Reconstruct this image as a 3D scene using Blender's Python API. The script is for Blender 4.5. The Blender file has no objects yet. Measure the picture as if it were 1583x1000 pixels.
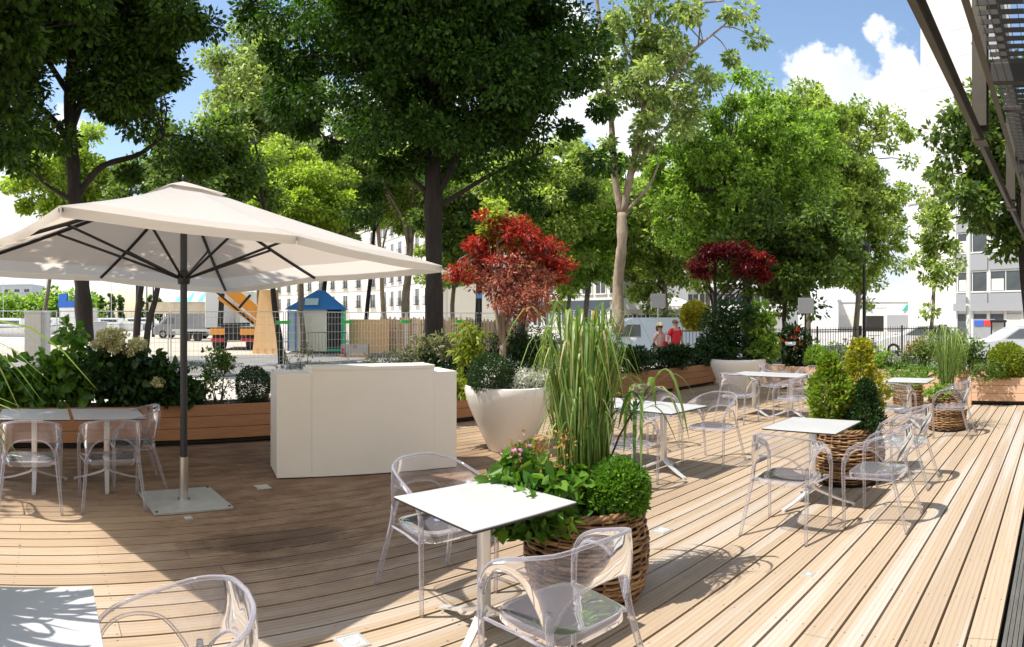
import bpy, bmesh, math, random
import numpy as np
from mathutils import Vector, Matrix
PI = math.pi
scene = bpy.context.scene
COL = scene.collection
# ------------------------------------------------------------------ camera, world, sun, exposure
H = 1.75                       # eye height; horizon row 490 of 1000, 1000 px per radian, centre column 791.5
cd = bpy.data.cameras.new('camera')
cd.type = 'PANO'
cd.panorama_type = 'CENTRAL_CYLINDRICAL'
cd.central_cylindrical_range_u_min = -0.7915
cd.central_cylindrical_range_u_max = 0.7915
cd.central_cylindrical_range_v_min = -0.51
cd.central_cylindrical_range_v_max = 0.49
cd.central_cylindrical_radius = 1.0
cd.clip_start = 0.05
cd.clip_end = 3000
cam = bpy.data.objects.new('camera', cd)
COL.objects.link(cam)
cam.location = (0, 0, H)
cam.rotation_euler = (PI/2, 0, 0)
scene.camera = cam

S = Vector((-0.55, -0.10, 1.0)).normalized()
sd = bpy.data.lights.new('sun', 'SUN')
sd.energy = 3.7
sd.angle = math.radians(0.5)
sd.color = (1.0, 0.94, 0.85)
sun = bpy.data.objects.new('sun', sd)
COL.objects.link(sun)
sun.rotation_euler = S.to_track_quat('Z', 'Y').to_euler()
sun.location = (0, 0, 60)

vs = scene.view_settings
vs.view_transform = 'Standard'
vs.look = 'None'
vs.exposure = 0.9
vs.gamma = 1.0
scene.render.engine = 'CYCLES'
cy = scene.cycles
cy.max_bounces = 10
cy.diffuse_bounces = 3
cy.glossy_bounces = 4
cy.transmission_bounces = 8
cy.transparent_max_bounces = 24
cy.caustics_refractive = False
cy.caustics_reflective = False
cy.sample_clamp_indirect = 6.0

def pix_dir(x, y):
    t = (x-791.5)/1000
    return Vector((math.sin(t), math.cos(t), (490-y)/1000)).normalized()

world = bpy.data.worlds.new('World')
scene.world = world
world.use_nodes = True
nt = world.node_tree
nt.nodes.clear()
N = nt.nodes.new
Lk = nt.links.new
wout = N('ShaderNodeOutputWorld')
sky = N('ShaderNodeTexSky')
sky.sky_type = 'NISHITA'
sky.sun_disc = False
sky.sun_elevation = math.asin(S.z)
sky.sun_rotation = math.atan2(S.x, S.y) % (2*PI)
sky.air_density = 1.15
sky.dust_density = 0.8
sky.ozone_density = 1.3
bg = N('ShaderNodeBackground')
bg.inputs['Strength'].default_value = 0.112
Lk(sky.outputs[0], bg.inputs['Color'])
tc = N('ShaderNodeTexCoord')
def wmath(op, a, b=None, c=None):
    n = N('ShaderNodeMath')
    n.operation = op
    for i, v in enumerate((a, b, c)):
        if v is None: continue
        if isinstance(v, (int, float)): n.inputs[i].default_value = v
        else: Lk(v, n.inputs[i])
    return n.outputs[0]
clouds = [(1290,150,.10),(1340,230,.16),(1440,300,.17),(1240,330,.2),(1400,430,.22),(1348,48,.045),(1362,78,.03),(20,350,.17),(-30,240,.13),(95,205,.06),
          (880,120,.12),(960,170,.08),(760,330,.2),(600,360,.25),(1040,260,.13),(300,420,.1),(-900,150,.5),(2600,200,.75),(3600,60,.75),(-1900,100,.6),(700,-60,.05),(1180,170,.06)]  # big blobs outside the view are added to raise the ambient light
field = None
for (x, y, R) in clouds:
    d = N('ShaderNodeVectorMath'); d.operation = 'DISTANCE'
    Lk(tc.outputs['Generated'], d.inputs[0]); d.inputs[1].default_value = pix_dir(x, y)
    f = wmath('MULTIPLY_ADD', d.outputs['Value'], -1.0, R)
    field = f if field is None else wmath('MAXIMUM', field, f)
nz = N('ShaderNodeTexNoise'); nz.inputs['Scale'].default_value = 11; nz.inputs['Detail'].default_value = 9; nz.inputs['Roughness'].default_value = .6
Lk(tc.outputs['Generated'], nz.inputs['Vector'])
field = wmath('ADD', field, wmath('MULTIPLY_ADD', nz.outputs[0], .22, -.125))
rmp = N('ShaderNodeMapRange'); rmp.inputs['From Min'].default_value = 0.0; rmp.inputs['From Max'].default_value = .022
rmp.interpolation_type = 'SMOOTHSTEP'
Lk(field, rmp.inputs['Value'])
nz2 = N('ShaderNodeTexNoise'); nz2.inputs['Scale'].default_value = 5; nz2.inputs['Detail'].default_value = 5
Lk(tc.outputs['Generated'], nz2.inputs['Vector'])
cr = N('ShaderNodeValToRGB'); cr.color_ramp.elements[0].position = .38; cr.color_ramp.elements[0].color = (.62,.68,.78,1)
cr.color_ramp.elements[1].position = .55; cr.color_ramp.elements[1].color = (.93,.94,.95,1)
Lk(nz2.outputs[0], cr.inputs[0])
bg2 = N('ShaderNodeBackground'); bg2.inputs['Strength'].default_value = .76
Lk(cr.outputs[0], bg2.inputs['Color'])
mx = N('ShaderNodeMixShader')
Lk(rmp.outputs[0], mx.inputs[0]); Lk(bg.outputs[0], mx.inputs[1]); Lk(bg2.outputs[0], mx.inputs[2])
Lk(mx.outputs[0], wout.inputs[0])

# ------------------------------------------------------------------ places
def pr(x, r, z=0.0):                      # image column and distance -> point
    t = (x-791.5)/1000
    return Vector((r*math.sin(t), r*math.cos(t), z))
def pg(x, y, z=0.0):                      # column, row of a point known to lie at height z
    return pr(x, (H-z)*1000/(y-490), z)
def zat(y, r):                            # height of row y at distance r
    return H+(490-y)*r/1000
AZ = 0.8485                               # the way the deck boards run
EV = Vector((math.sin(AZ), math.cos(AZ), 0))
NV = Vector((-math.cos(AZ), math.sin(AZ), 0))
RZ = math.atan2(EV.y, EV.x)               # rotation that turns local +x to EV (local +y is then NV)
def sdp(s, d, z=0.0):
    return EV*s+NV*d+Vector((0, 0, z))

# ------------------------------------------------------------------ tags
def tag(o, label=None, cat=None, group=None, kind=None):
    if label: o['label'] = label
    if cat: o['category'] = cat
    if group: o['group'] = group
    if kind: o['kind'] = kind
    return o
def empty(name, loc=(0,0,0), rz=0.0, label=None, cat=None, group=None, kind=None):
    o = bpy.data.objects.new(name, None)
    o.empty_display_size = .2
    COL.objects.link(o)
    o.location = loc
    o.rotation_euler = (0, 0, rz)
    return tag(o, label, cat, group, kind)
def copy_tree(o, parent=None):
    c = o.copy()
    COL.objects.link(c)
    c.parent = parent
    for ch in list(o.children): copy_tree(ch, c)
    return c

# ------------------------------------------------------------------ materials
def newmat(name):
    m = bpy.data.materials.new(name)
    m.use_nodes = True
    m.node_tree.nodes.clear()
    return m, m.node_tree.nodes.new, m.node_tree.links.new
def rgba(c): return (c[0], c[1], c[2], 1)
def mat(name, col, rough=.6, metal=0.0, col2=None, nscale=4.0, bump=0.0, bscale=30.0, spec=.5, stretch=None, island=False, coat=0.0, alpha=None):
    m, N, L = newmat(name)
    out = N('ShaderNodeOutputMaterial'); p = N('ShaderNodeBsdfPrincipled')
    L(p.outputs[0], out.inputs[0])
    p.inputs['Base Color'].default_value = rgba(col)
    p.inputs['Roughness'].default_value = rough
    p.inputs['Metallic'].default_value = metal
    p.inputs['Specular IOR Level'].default_value = spec
    p.inputs['Coat Weight'].default_value = coat
    t = N('ShaderNodeTexCoord')
    src = t.outputs['Object']
    if stretch:
        mp = N('ShaderNodeMapping'); mp.inputs['Scale'].default_value = stretch
        L(src, mp.inputs[0]); src = mp.outputs[0]
    if col2 is not None:
        n = N('ShaderNodeTexNoise'); n.inputs['Scale'].default_value = nscale; n.inputs['Detail'].default_value = 6; n.inputs['Roughness'].default_value = .62
        L(src, n.inputs['Vector'])
        fac = n.outputs[0]
        if island:
            g = N('ShaderNodeNewGeometry'); a = N('ShaderNodeMath'); a.operation = 'MULTIPLY_ADD'
            L(g.outputs['Random Per Island'], a.inputs[0]); a.inputs[1].default_value = .6
            s = N('ShaderNodeMath'); s.operation = 'MULTIPLY_ADD'; L(fac, s.inputs[0]); s.inputs[1].default_value = 1.2; s.inputs[2].default_value = -.4
            L(s.outputs[0], a.inputs[2]); fac = a.outputs[0]
        r = N('ShaderNodeValToRGB'); r.color_ramp.elements[0].position = .3; r.color_ramp.elements[1].position = .7
        r.color_ramp.elements[0].color = rgba(col); r.color_ramp.elements[1].color = rgba(col2)
        L(fac, r.inputs[0]); L(r.outputs[0], p.inputs['Base Color'])
    if bump:
        b = N('ShaderNodeBump'); b.inputs['Strength'].default_value = bump; b.inputs['Distance'].default_value = .02
        n = N('ShaderNodeTexNoise'); n.inputs['Scale'].default_value = bscale; n.inputs['Detail'].default_value = 5
        L(src, n.inputs['Vector']); L(n.outputs[0], b.inputs['Height']); L(b.outputs[0], p.inputs['Normal'])
    return m
def leafmat(name, c1, c2, trans=.35, rough=.5, spec=.35, tcol=None):
    m, N, L = newmat(name)
    out = N('ShaderNodeOutputMaterial'); p = N('ShaderNodeBsdfPrincipled'); tr = N('ShaderNodeBsdfTranslucent'); mx = N('ShaderNodeMixShader')
    g = N('ShaderNodeNewGeometry'); r = N('ShaderNodeValToRGB')
    r.color_ramp.elements[0].color = rgba(c1); r.color_ramp.elements[1].color = rgba(c2)
    L(g.outputs['Random Per Island'], r.inputs[0]); L(r.outputs[0], p.inputs['Base Color'])
    p.inputs['Roughness'].default_value = rough; p.inputs['Specular IOR Level'].default_value = spec
    mm = N('ShaderNodeMix'); mm.data_type = 'RGBA'; mm.blend_type = 'MULTIPLY'; mm.inputs[0].default_value = 1
    L(r.outputs[0], mm.inputs[6]); mm.inputs[7].default_value = rgba(tcol or (1.9, 2.0, .9))
    L(mm.outputs[2], tr.inputs[0])
    mx.inputs[0].default_value = trans
    L(p.outputs[0], mx.inputs[1]); L(tr.outputs[0], mx.inputs[2]); L(mx.outputs[0], out.inputs[0])
    return m

M = {}
M['white_top'] = mat('white_laminate', (.44,.45,.46), .40, 0, (.51,.515,.52), 2.2, .03, 9)
M['black_edge'] = mat('black_edge', (.02,.02,.025), .5)
M['alu'] = mat('cast_aluminium', (.80,.80,.81), .34, .55)
M['alu_white'] = mat('white_coated_aluminium', (.78,.78,.78), .38)
M['counter'] = mat('counter_lacquer', (.87,.84,.77), .40, 0, (.83,.80,.73), 1.5, .06, 6)
M['pole'] = mat('anthracite_metal', (.035,.038,.042), .42, .4)
M['rib'] = mat('black_metal', (.012,.012,.013), .4, .3)
M['steel'] = mat('brushed_steel', (.62,.61,.58), .3, .95, (.5,.5,.48), 30, stretch=(1,1,.05))
M['plate'] = mat('grey_plate', (.36,.37,.35), .45, .2, (.46,.47,.44), 6)
M['pot'] = mat('white_pot', (.78,.755,.71), .5)
M['soil'] = mat('soil', (.03,.022,.016), .95, 0, (.06,.045,.03), 20, .6)
M['wicker'] = mat('wicker', (.12,.058,.024), .55, 0, (.40,.24,.11), 14, .3, 40, island=True)
M['wicker_dark'] = mat('wicker_liner', (.02,.014,.01), .9)
M['planter'] = mat('planter_wood', (.34,.155,.065), .62, 0, (.44,.22,.105), 3, .25, 22, stretch=(1.2,8,14))
M['planter_sunlit'] = mat('planter_wood_sunlit', (.60,.37,.24), .62, 0, (.66,.44,.30), 3, .2, 22, stretch=(1.2,8,14))  # same planter wood, sunlight on the right-hand boxes put into a paler colour
M['dark_gap'] = mat('shadow_gap', (.02,.018,.016), .9)
M['lightglass'] = mat('uplight_glass', (.62,.64,.62), .2, .2)
M['lightframe'] = mat('uplight_frame', (.72,.71,.68), .35, .6)

def fabric(name, col, tcol, tw):
    m, N, L = newmat(name)
    out = N('ShaderNodeOutputMaterial'); d = N('ShaderNodeBsdfPrincipled'); tr = N('ShaderNodeBsdfTranslucent'); mx = N('ShaderNodeMixShader')
    d.inputs['Base Color'].default_value = rgba(col); d.inputs['Roughness'].default_value = .85; d.inputs['Specular IOR Level'].default_value = .2
    tr.inputs[0].default_value = rgba(tcol); mx.inputs[0].default_value = tw
    t = N('ShaderNodeTexCoord'); n = N('ShaderNodeTexNoise'); n.inputs['Scale'].default_value = 1.6; n.inputs['Detail'].default_value = 3
    b = N('ShaderNodeBump'); b.inputs['Strength'].default_value = .35; b.inputs['Distance'].default_value = .06
    L(t.outputs['Object'], n.inputs['Vector']); L(n.outputs[0], b.inputs['Height']); L(b.outputs[0], d.inputs['Normal'])
    L(d.outputs[0], mx.inputs[1]); L(tr.outputs[0], mx.inputs[2]); L(mx.outputs[0], out.inputs[0])
    return m
M['canvas'] = fabric('parasol_canvas', (.68,.66,.63), (.80,.69,.58), .36)
M['canvas_hem'] = fabric('parasol_hem_canvas', (.72,.69,.64), (.88,.82,.74), .5)

# clear polycarbonate: mostly see-through, brighter and faintly lilac at grazing edges
def clearmat(name, glass, edge, base, ior):
    m, N, L = newmat(name)
    out = N('ShaderNodeOutputMaterial')
    tp = N('ShaderNodeBsdfTransparent'); tp.inputs[0].default_value = (.975,.975,.98,1)
    gl = N('ShaderNodeBsdfGlossy'); gl.inputs['Roughness'].default_value = .03; gl.inputs[0].default_value = (1,1,1,1)
    gs = N('ShaderNodeBsdfGlass'); gs.inputs['IOR'].default_value = 1.35; gs.inputs['Roughness'].default_value = .0; gs.inputs[0].default_value = (.98,.98,1,1)
    df = N('ShaderNodeBsdfDiffuse'); df.inputs[0].default_value = (.78,.76,.88,1)
    tl = N('ShaderNodeBsdfTranslucent'); tl.inputs[0].default_value = (.80,.79,.90,1)
    dm = N('ShaderNodeMixShader'); dm.inputs[0].default_value = .5; L(df.outputs[0], dm.inputs[1]); L(tl.outputs[0], dm.inputs[2])
    fr = N('ShaderNodeFresnel'); fr.inputs['IOR'].default_value = ior
    lw = N('ShaderNodeLayerWeight'); lw.inputs['Blend'].default_value = .22
    m1 = N('ShaderNodeMixShader'); m1.inputs[0].default_value = glass
    L(tp.outputs[0], m1.inputs[1]); L(gs.outputs[0], m1.inputs[2])
    m2 = N('ShaderNodeMixShader'); L(fr.outputs[0], m2.inputs[0]); L(m1.outputs[0], m2.inputs[1]); L(gl.outputs[0], m2.inputs[2])
    mul = N('ShaderNodeMath'); mul.operation = 'MULTIPLY_ADD'; L(lw.outputs['Facing'], mul.inputs[0]); mul.inputs[1].default_value = edge; mul.inputs[2].default_value = base
    m3 = N('ShaderNodeMixShader'); L(mul.outputs[0], m3.inputs[0]); L(m2.outputs[0], m3.inputs[1]); L(dm.outputs[0], m3.inputs[2])
    L(m3.outputs[0], out.inputs[0])
    return m
M['clear'] = clearmat('clear_polycarbonate', .04, .36, .05, 1.28)
M['clear_seat'] = clearmat('clear_polycarbonate_seat', .0, .22, .10, 1.16)
M['clear_rod'] = clearmat('clear_polycarbonate_rod', .22, .62, .11, 1.42)

# ------------------------------------------------------------------ mesh building
class MB:
    def __init__(s): s.v = []; s.f = []; s.mi = []; s.n = 0
    def add(s, v, f, mi=0, mx=None):
        v = [Vector(p) for p in v]
        if mx is not None: v = [mx @ p for p in v]
        s.v.extend(v); s.f.extend([tuple(i+s.n for i in q) for q in f]); s.mi.extend([mi]*len(f)); s.n += len(v)
        return s
    def box(s, x0, x1, y0, y1, z0, z1, mi=0, mx=None, bev=0.0):
        if bev > 0:
            b = bmesh.new(); bmesh.ops.create_cube(b, size=1)
            for q in b.verts: q.co = Vector((x0+(q.co.x+.5)*(x1-x0), y0+(q.co.y+.5)*(y1-y0), z0+(q.co.z+.5)*(z1-z0)))
            bmesh.ops.bevel(b, geom=b.edges[:], offset=bev, segments=2, affect='EDGES', profile=.5)
            b.verts.index_update()
            s.add([q.co.copy() for q in b.verts], [[w.index for w in f.verts] for f in b.faces], mi, mx); b.free()
            return s
        v = [(x0,y0,z0),(x1,y0,z0),(x1,y1,z0),(x0,y1,z0),(x0,y0,z1),(x1,y0,z1),(x1,y1,z1),(x0,y1,z1)]
        return s.add(v, [(0,3,2,1),(4,5,6,7),(0,1,5,4),(1,2,6,5),(2,3,7,6),(3,0,4,7)], mi, mx)
    def tube(s, pts, rad, k=8, mi=0, mx=None, cap=True, flat=1.0, closed=False):
        P = [Vector(p) for p in pts]; n = len(P)
        R = rad if isinstance(rad, (list, tuple)) else [rad]*n
        v = []; up = None
        for i in range(n):
            if closed: t = (P[(i+1) % n]-P[i-1])
            else: t = (P[min(i+1, n-1)]-P[max(i-1, 0)])
            t = t.normalized() if t.length > 1e-9 else Vector((0,0,1))
            if up is None:
                a = Vector((0,0,1)) if abs(t.z) < .9 else Vector((1,0,0))
                up = (a-t*a.dot(t)).normalized()
            else:
                up = up-t*up.dot(t)
                up = up.normalized() if up.length > 1e-6 else t.orthogonal().normalized()
            sd_ = t.cross(up)
            for j in range(k):
                a = 2*PI*j/k
                v.append(P[i]+(up*math.cos(a)*flat+sd_*math.sin(a))*R[i])
        f = []
        for i in range(n if closed else n-1):
            for j in range(k):
                a = i*k+j; b = i*k+(j+1) % k; c = ((i+1) % n)*k+(j+1) % k; d = ((i+1) % n)*k+j
                f.append((a, b, c, d))
        if cap and not closed:
            f.append(tuple(range(k))[::-1]); f.append(tuple((n-1)*k+j for j in range(k)))
        return s.add(v, f, mi, mx)
    def lathe(s, prof, k=32, mi=0, mx=None):
        v = []; f = []
        for (r, z) in prof:
            for j in range(k):
                a = 2*PI*j/k; v.append((r*math.cos(a), r*math.sin(a), z))
        for i in range(len(prof)-1):
            for j in range(k): f.append((i*k+j, i*k+(j+1) % k, (i+1)*k+(j+1) % k, (i+1)*k+j))
        return s.add(v, f, mi, mx)
    def prism(s, poly, z0, z1, mi=0, mx=None):
        n = len(poly)
        v = [(x, y, z0) for x, y in poly]+[(x, y, z1) for x, y in poly]
        f = [tuple(range(n))[::-1], tuple(range(n, 2*n))]+[(i, (i+1) % n, n+(i+1) % n, n+i) for i in range(n)]
        return s.add(v, f, mi, mx)
    def build(s, name, m, parent=None, smooth=False, loc=None, rz=None, auto=None):
        me = bpy.data.meshes.new(name)
        me.from_pydata([tuple(p) for p in s.v], [], s.f)
        for q in (m if isinstance(m, (list, tuple)) else [m]): me.materials.append(q)
        if any(s.mi): me.polygons.foreach_set('material_index', s.mi)
        if smooth:
            me.polygons.foreach_set('use_smooth', [True]*len(me.polygons))
            if auto: me.set_sharp_from_angle(angle=math.radians(auto))
        me.update()
        o = bpy.data.objects.new(name, me); COL.objects.link(o); o.parent = parent
        if loc is not None: o.location = loc
        if rz is not None: o.rotation_euler = (0, 0, rz)
        return o
def np_obj(name, V, F, m, parent=None, smooth=False):
    me = bpy.data.meshes.new(name)
    V = np.asarray(V, dtype=np.float32); F = np.asarray(F, dtype=np.int32)
    nf, k = F.shape
    me.vertices.add(len(V)); me.vertices.foreach_set('co', V.ravel())
    me.loops.add(nf*k); me.loops.foreach_set('vertex_index', F.ravel())
    me.polygons.add(nf); me.polygons.foreach_set('loop_start', np.arange(0, nf*k, k, dtype=np.int32))
    try: me.polygons.foreach_set('loop_total', np.full(nf, k, dtype=np.int32))
    except Exception: pass
    if smooth: me.polygons.foreach_set('use_smooth', np.ones(nf, dtype=bool))
    me.materials.append(m); me.update(calc_edges=True)
    o = bpy.data.objects.new(name, me); COL.objects.link(o); o.parent = parent
    return o
def spline(pts, n):
    P = [Vector(p) for p in pts]; P = [P[0]*2-P[1]]+P+[P[-1]*2-P[-2]]
    out = []; segs = len(P)-3
    for i in range(n):
        t = i/(n-1)*segs; k = min(int(t), segs-1); u = t-k
        a, b, c, d = P[k:k+4]
        out.append(.5*((2*b)+(-a+c)*u+(2*a-5*b+4*c-d)*u*u+(-a+3*b-3*c+d)*u**3))
    return out
# ------------------------------------------------------------------ ground, deck
def sheet(name, poly, z, m, kind='structure'):
    b = MB(); b.add([(p[0], p[1], z) for p in poly], [tuple(range(len(poly)))])
    o = b.build(name, m); tag(o, kind=kind); return o
M['concrete'] = mat('pale_concrete', (.46,.42,.37), .9, 0, (.56,.52,.46), .35, .2, 8)
M['gravel'] = mat('pale_gravel', (.38,.335,.27), .95, 0, (.47,.42,.35), .6, .3, 12)
M['asphalt'] = mat('asphalt', (.17,.17,.17), .9, 0, (.24,.23,.22), .8, .3, 40)
M['pave'] = mat('pavement', (.40,.38,.35), .9, 0, (.50,.47,.43), .5, .2, 20)
M['kerb'] = mat('kerb_stone', (.50,.48,.44), .85, 0, (.58,.56,.52), 3)
M['water'] = mat('canal_water', (.05,.08,.09), .08, 0, None, bump=.4, bscale=1.5)
R_ = 1600
sheet('ground', [(-R_,-R_),(R_,-R_),(R_,R_),(-R_,R_)], -.12, M['concrete'])
sheet('quay_ground', [pr(-60,20),pr(120,19),pr(330,21.5),pr(520,26),pr(700,30),pr(740,60),pr(470,88),pr(300,88),pr(225,64),pr(100,60),pr(-60,30)], -.10, M['gravel'])
sheet('service_road', [pr(290,23.2),pr(420,24.4),pr(560,27.5),pr(580,31.5),pr(430,28.6),pr(290,27.2)], -.085, M['asphalt'])
sheet('road', [sdp(-40,19.5),sdp(15,19.5),sdp(18.5,16),sdp(18.5,-60),sdp(32,-60),sdp(32,30),sdp(-40,30)], -.095, M['asphalt'])
b = MB()
b.box(18.2,18.45,-40,16,-.12,.02,bev=.02); b.box(32.05,32.3,-40,30,-.12,.02,bev=.02)
b.build('kerb', M['kerb'], rz=RZ); tag(bpy.data.objects['kerb'], kind='structure')
b = MB(); b.add([(32.3,-60,.0),(70,-60,.0),(70,60,.0),(32.3,60,.0)], [(0,1,2,3)]); tag(b.build('pavement', M['pave'], rz=RZ), kind='structure')
b = MB()
for k in range(12): b.add([(25.0,-30+k*5,0),(25.14,-30+k*5,0),(25.14,-27.4+k*5,0),(25.0,-27.4+k*5,0)], [(0,1,2,3)])
o = b.build('road_marking', mat('road_paint', (.7,.7,.68), .7), rz=RZ, loc=(0,0,-.09)); tag(o, kind='structure')
sheet('canal_water', [pr(-60,70),pr(60,66),pr(225,90),pr(300,140),pr(300,420),pr(-300,420)], -.09, M['water'])

# deck: real boards with gaps, grooves in the relief
def deckmat():
    m, N, L = newmat('deck_wood')
    out = N('ShaderNodeOutputMaterial'); p = N('ShaderNodeBsdfPrincipled'); L(p.outputs[0], out.inputs[0])
    p.inputs['Specular IOR Level'].default_value = .3
    t = N('ShaderNodeTexCoord'); g = N('ShaderNodeNewGeometry')
    def noise(vec, sc, det=5, rough=.6):
        n = N('ShaderNodeTexNoise'); n.inputs['Scale'].default_value = sc; n.inputs['Detail'].default_value = det; n.inputs['Roughness'].default_value = rough
        L(vec, n.inputs['Vector']); return n.outputs[0]
    def mp(sc):
        q = N('ShaderNodeMapping'); q.inputs['Scale'].default_value = sc; L(t.outputs['Object'], q.inputs[0]); return q.outputs[0]
    def mth(op, a, b=None, c=None):
        n = N('ShaderNodeMath'); n.operation = op
        for i, v in enumerate((a, b, c)):
            if v is None: continue
            if isinstance(v, (int, float)): n.inputs[i].default_value = v
            else: L(v, n.inputs[i])
        return n.outputs[0]
    def mixc(f, a, b, mode='MIX'):
        n = N('ShaderNodeMix'); n.data_type = 'RGBA'; n.blend_type = mode
        if isinstance(f, (int, float)): n.inputs[0].default_value = f
        else: L(f, n.inputs[0])
        for i, v in ((6, a), (7, b)):
            if isinstance(v, tuple): n.inputs[i].default_value = rgba(v)
            else: L(v, n.inputs[i])
        return n.outputs[2]
    def ramp(f, a, b):
        n = N('ShaderNodeMapRange'); n.inputs['From Min'].default_value = a; n.inputs['From Max'].default_value = b; L(f, n.inputs['Value']); return n.outputs[0]
    grain = noise(mp((1.2, 60, 1)), 1.0, 6, .65)
    big = noise(mp((.35, .5, 1)), 1.0, 3)
    c = mixc(g.outputs['Random Per Island'], (.36,.265,.172), (.47,.36,.243))
    c = mixc(ramp(grain, .35, .75), c, mixc(.6, c, (.25,.165,.105)))
    # worn, greyer tracks towards the building side (small d)
    sx = N('ShaderNodeSeparateXYZ'); L(t.outputs['Object'], sx.inputs[0])
    near = ramp(sx.outputs[1], 5.5, 0.5)
    st = noise(mp((.16, 5.2, 1)), 1.0, 2)
    c = mixc(mth('MULTIPLY', mth('MULTIPLY', ramp(st, .50, .60), near), .75), c, (.50,.49,.47))
    c = mixc(mth('MULTIPLY', near, .35), c, (.50,.43,.345))
    # browner, dirtier boards, with parasol and tree shade darkened into their colour
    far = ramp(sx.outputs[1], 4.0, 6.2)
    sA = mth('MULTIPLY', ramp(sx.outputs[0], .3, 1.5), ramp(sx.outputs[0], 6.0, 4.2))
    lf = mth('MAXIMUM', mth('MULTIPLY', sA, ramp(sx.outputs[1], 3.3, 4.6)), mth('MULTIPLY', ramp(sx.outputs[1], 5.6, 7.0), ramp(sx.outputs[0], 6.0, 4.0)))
    dirt_shade = ramp(noise(mp((1.1, 2.6, 1)), 1.7, 8, .75), .40, .58)
    c = mixc(mth('MULTIPLY', mth('MULTIPLY', lf, dirt_shade), .95), c, (.115,.062,.040))
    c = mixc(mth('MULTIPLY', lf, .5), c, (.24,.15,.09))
    fine = ramp(noise(mp((2.5, 9, 1)), 3.0, 6, .7), .55, .75)
    c = mixc(mth('MULTIPLY', fine, .22), c, (.22,.14,.095))
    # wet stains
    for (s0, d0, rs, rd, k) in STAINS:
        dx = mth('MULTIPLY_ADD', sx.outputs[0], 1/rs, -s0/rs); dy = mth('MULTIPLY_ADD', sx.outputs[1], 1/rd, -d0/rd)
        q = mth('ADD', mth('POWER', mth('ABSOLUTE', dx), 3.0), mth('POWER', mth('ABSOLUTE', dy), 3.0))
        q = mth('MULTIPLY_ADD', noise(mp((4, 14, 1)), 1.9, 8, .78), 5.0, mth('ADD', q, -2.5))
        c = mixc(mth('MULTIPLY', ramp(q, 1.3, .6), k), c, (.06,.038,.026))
    # the pressed-in grooves of the boards
    v = mth('FRACT', mth('MULTIPLY', sx.outputs[1], 5/PITCH))
    gr = mth('LESS_THAN', mth('ABSOLUTE', mth('SUBTRACT', v, .5)), .13)
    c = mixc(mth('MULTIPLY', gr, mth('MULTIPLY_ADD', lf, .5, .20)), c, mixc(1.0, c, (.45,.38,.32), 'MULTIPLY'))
    L(c, p.inputs['Base Color'])
    L(mth('MULTIPLY_ADD', grain, .3, .5), p.inputs['Roughness'])
    b = N('ShaderNodeBump'); b.inputs['Strength'].default_value = .45; b.inputs['Distance'].default_value = .004
    L(mth('SUBTRACT', mth('MULTIPLY', grain, .6), gr), b.inputs['Height']); L(b.outputs[0], p.inputs['Normal'])
    return m
PITCH = .1765
def s_d(p): return (p.dot(EV), p.dot(NV))
STAINS = []
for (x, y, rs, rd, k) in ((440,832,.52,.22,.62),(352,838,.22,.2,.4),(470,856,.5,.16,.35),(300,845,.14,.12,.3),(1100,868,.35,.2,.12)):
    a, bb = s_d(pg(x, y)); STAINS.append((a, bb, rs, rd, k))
D0, D1 = .335, 9.3
rng = random.Random(4)
b = MB()
nb = int((D1-D0)/PITCH)
for i in range(nb):
    y0 = D0+i*PITCH+.009; y1 = D0+(i+1)*PITCH-.009
    x = -9-rng.random()*3
    while x < 17:
        x1 = x+rng.choice((3.6,4.2,4.8,6.0))
        dz = rng.uniform(-.0012,.0012)
        b.box(x+.002, x1-.002, y0, y1, -.045+dz, dz, bev=0)
        x = x1
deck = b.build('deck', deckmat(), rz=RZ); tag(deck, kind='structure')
b = MB(); b.box(-12.5,17.5,D0-.02,D1+.2,-.118,-.09); tag(b.build('deck_substructure', M['dark_gap'], rz=RZ), kind='structure')
b = MB()
for i in range(26):
    for k in range(26):
        for q in (.035,.139):
            x = -2.0+k*.6+.01*math.sin(i*7+k*3); y = D0+i*PITCH+q+.003*math.sin(i*5+k)
            b.add([(x+.0045*math.cos(a*PI/3), y+.0045*math.sin(a*PI/3), .0022) for a in range(6)], [(0,1,2,3,4,5)])
tag(b.build('deck_screws', mat('screw_heads', (.10,.085,.07), .5, .5), rz=RZ), kind='structure')
M['grey_board'] = mat('weathered_grey_board', (.085,.085,.08), .8, 0, (.15,.145,.13), 5, .5, 30, stretch=(1,10,1))
M['rail_dark'] = mat('dark_threshold', (.015,.02,.03), .25, .3)
b = MB()
for k in range(4): b.box(-2,17,.315-k*.028-.024,.315-k*.028,-.05,.004-k*.002)
b.box(-2,17,.175,.198,-.05,.02,mi=1); b.box(-2,17,.14,.170,-.05,.006,mi=0); b.box(-2,17,-.1,.135,-.05,.0,mi=1)
tag(b.build('threshold', [M['grey_board'], M['rail_dark']], rz=RZ), kind='structure')

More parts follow.
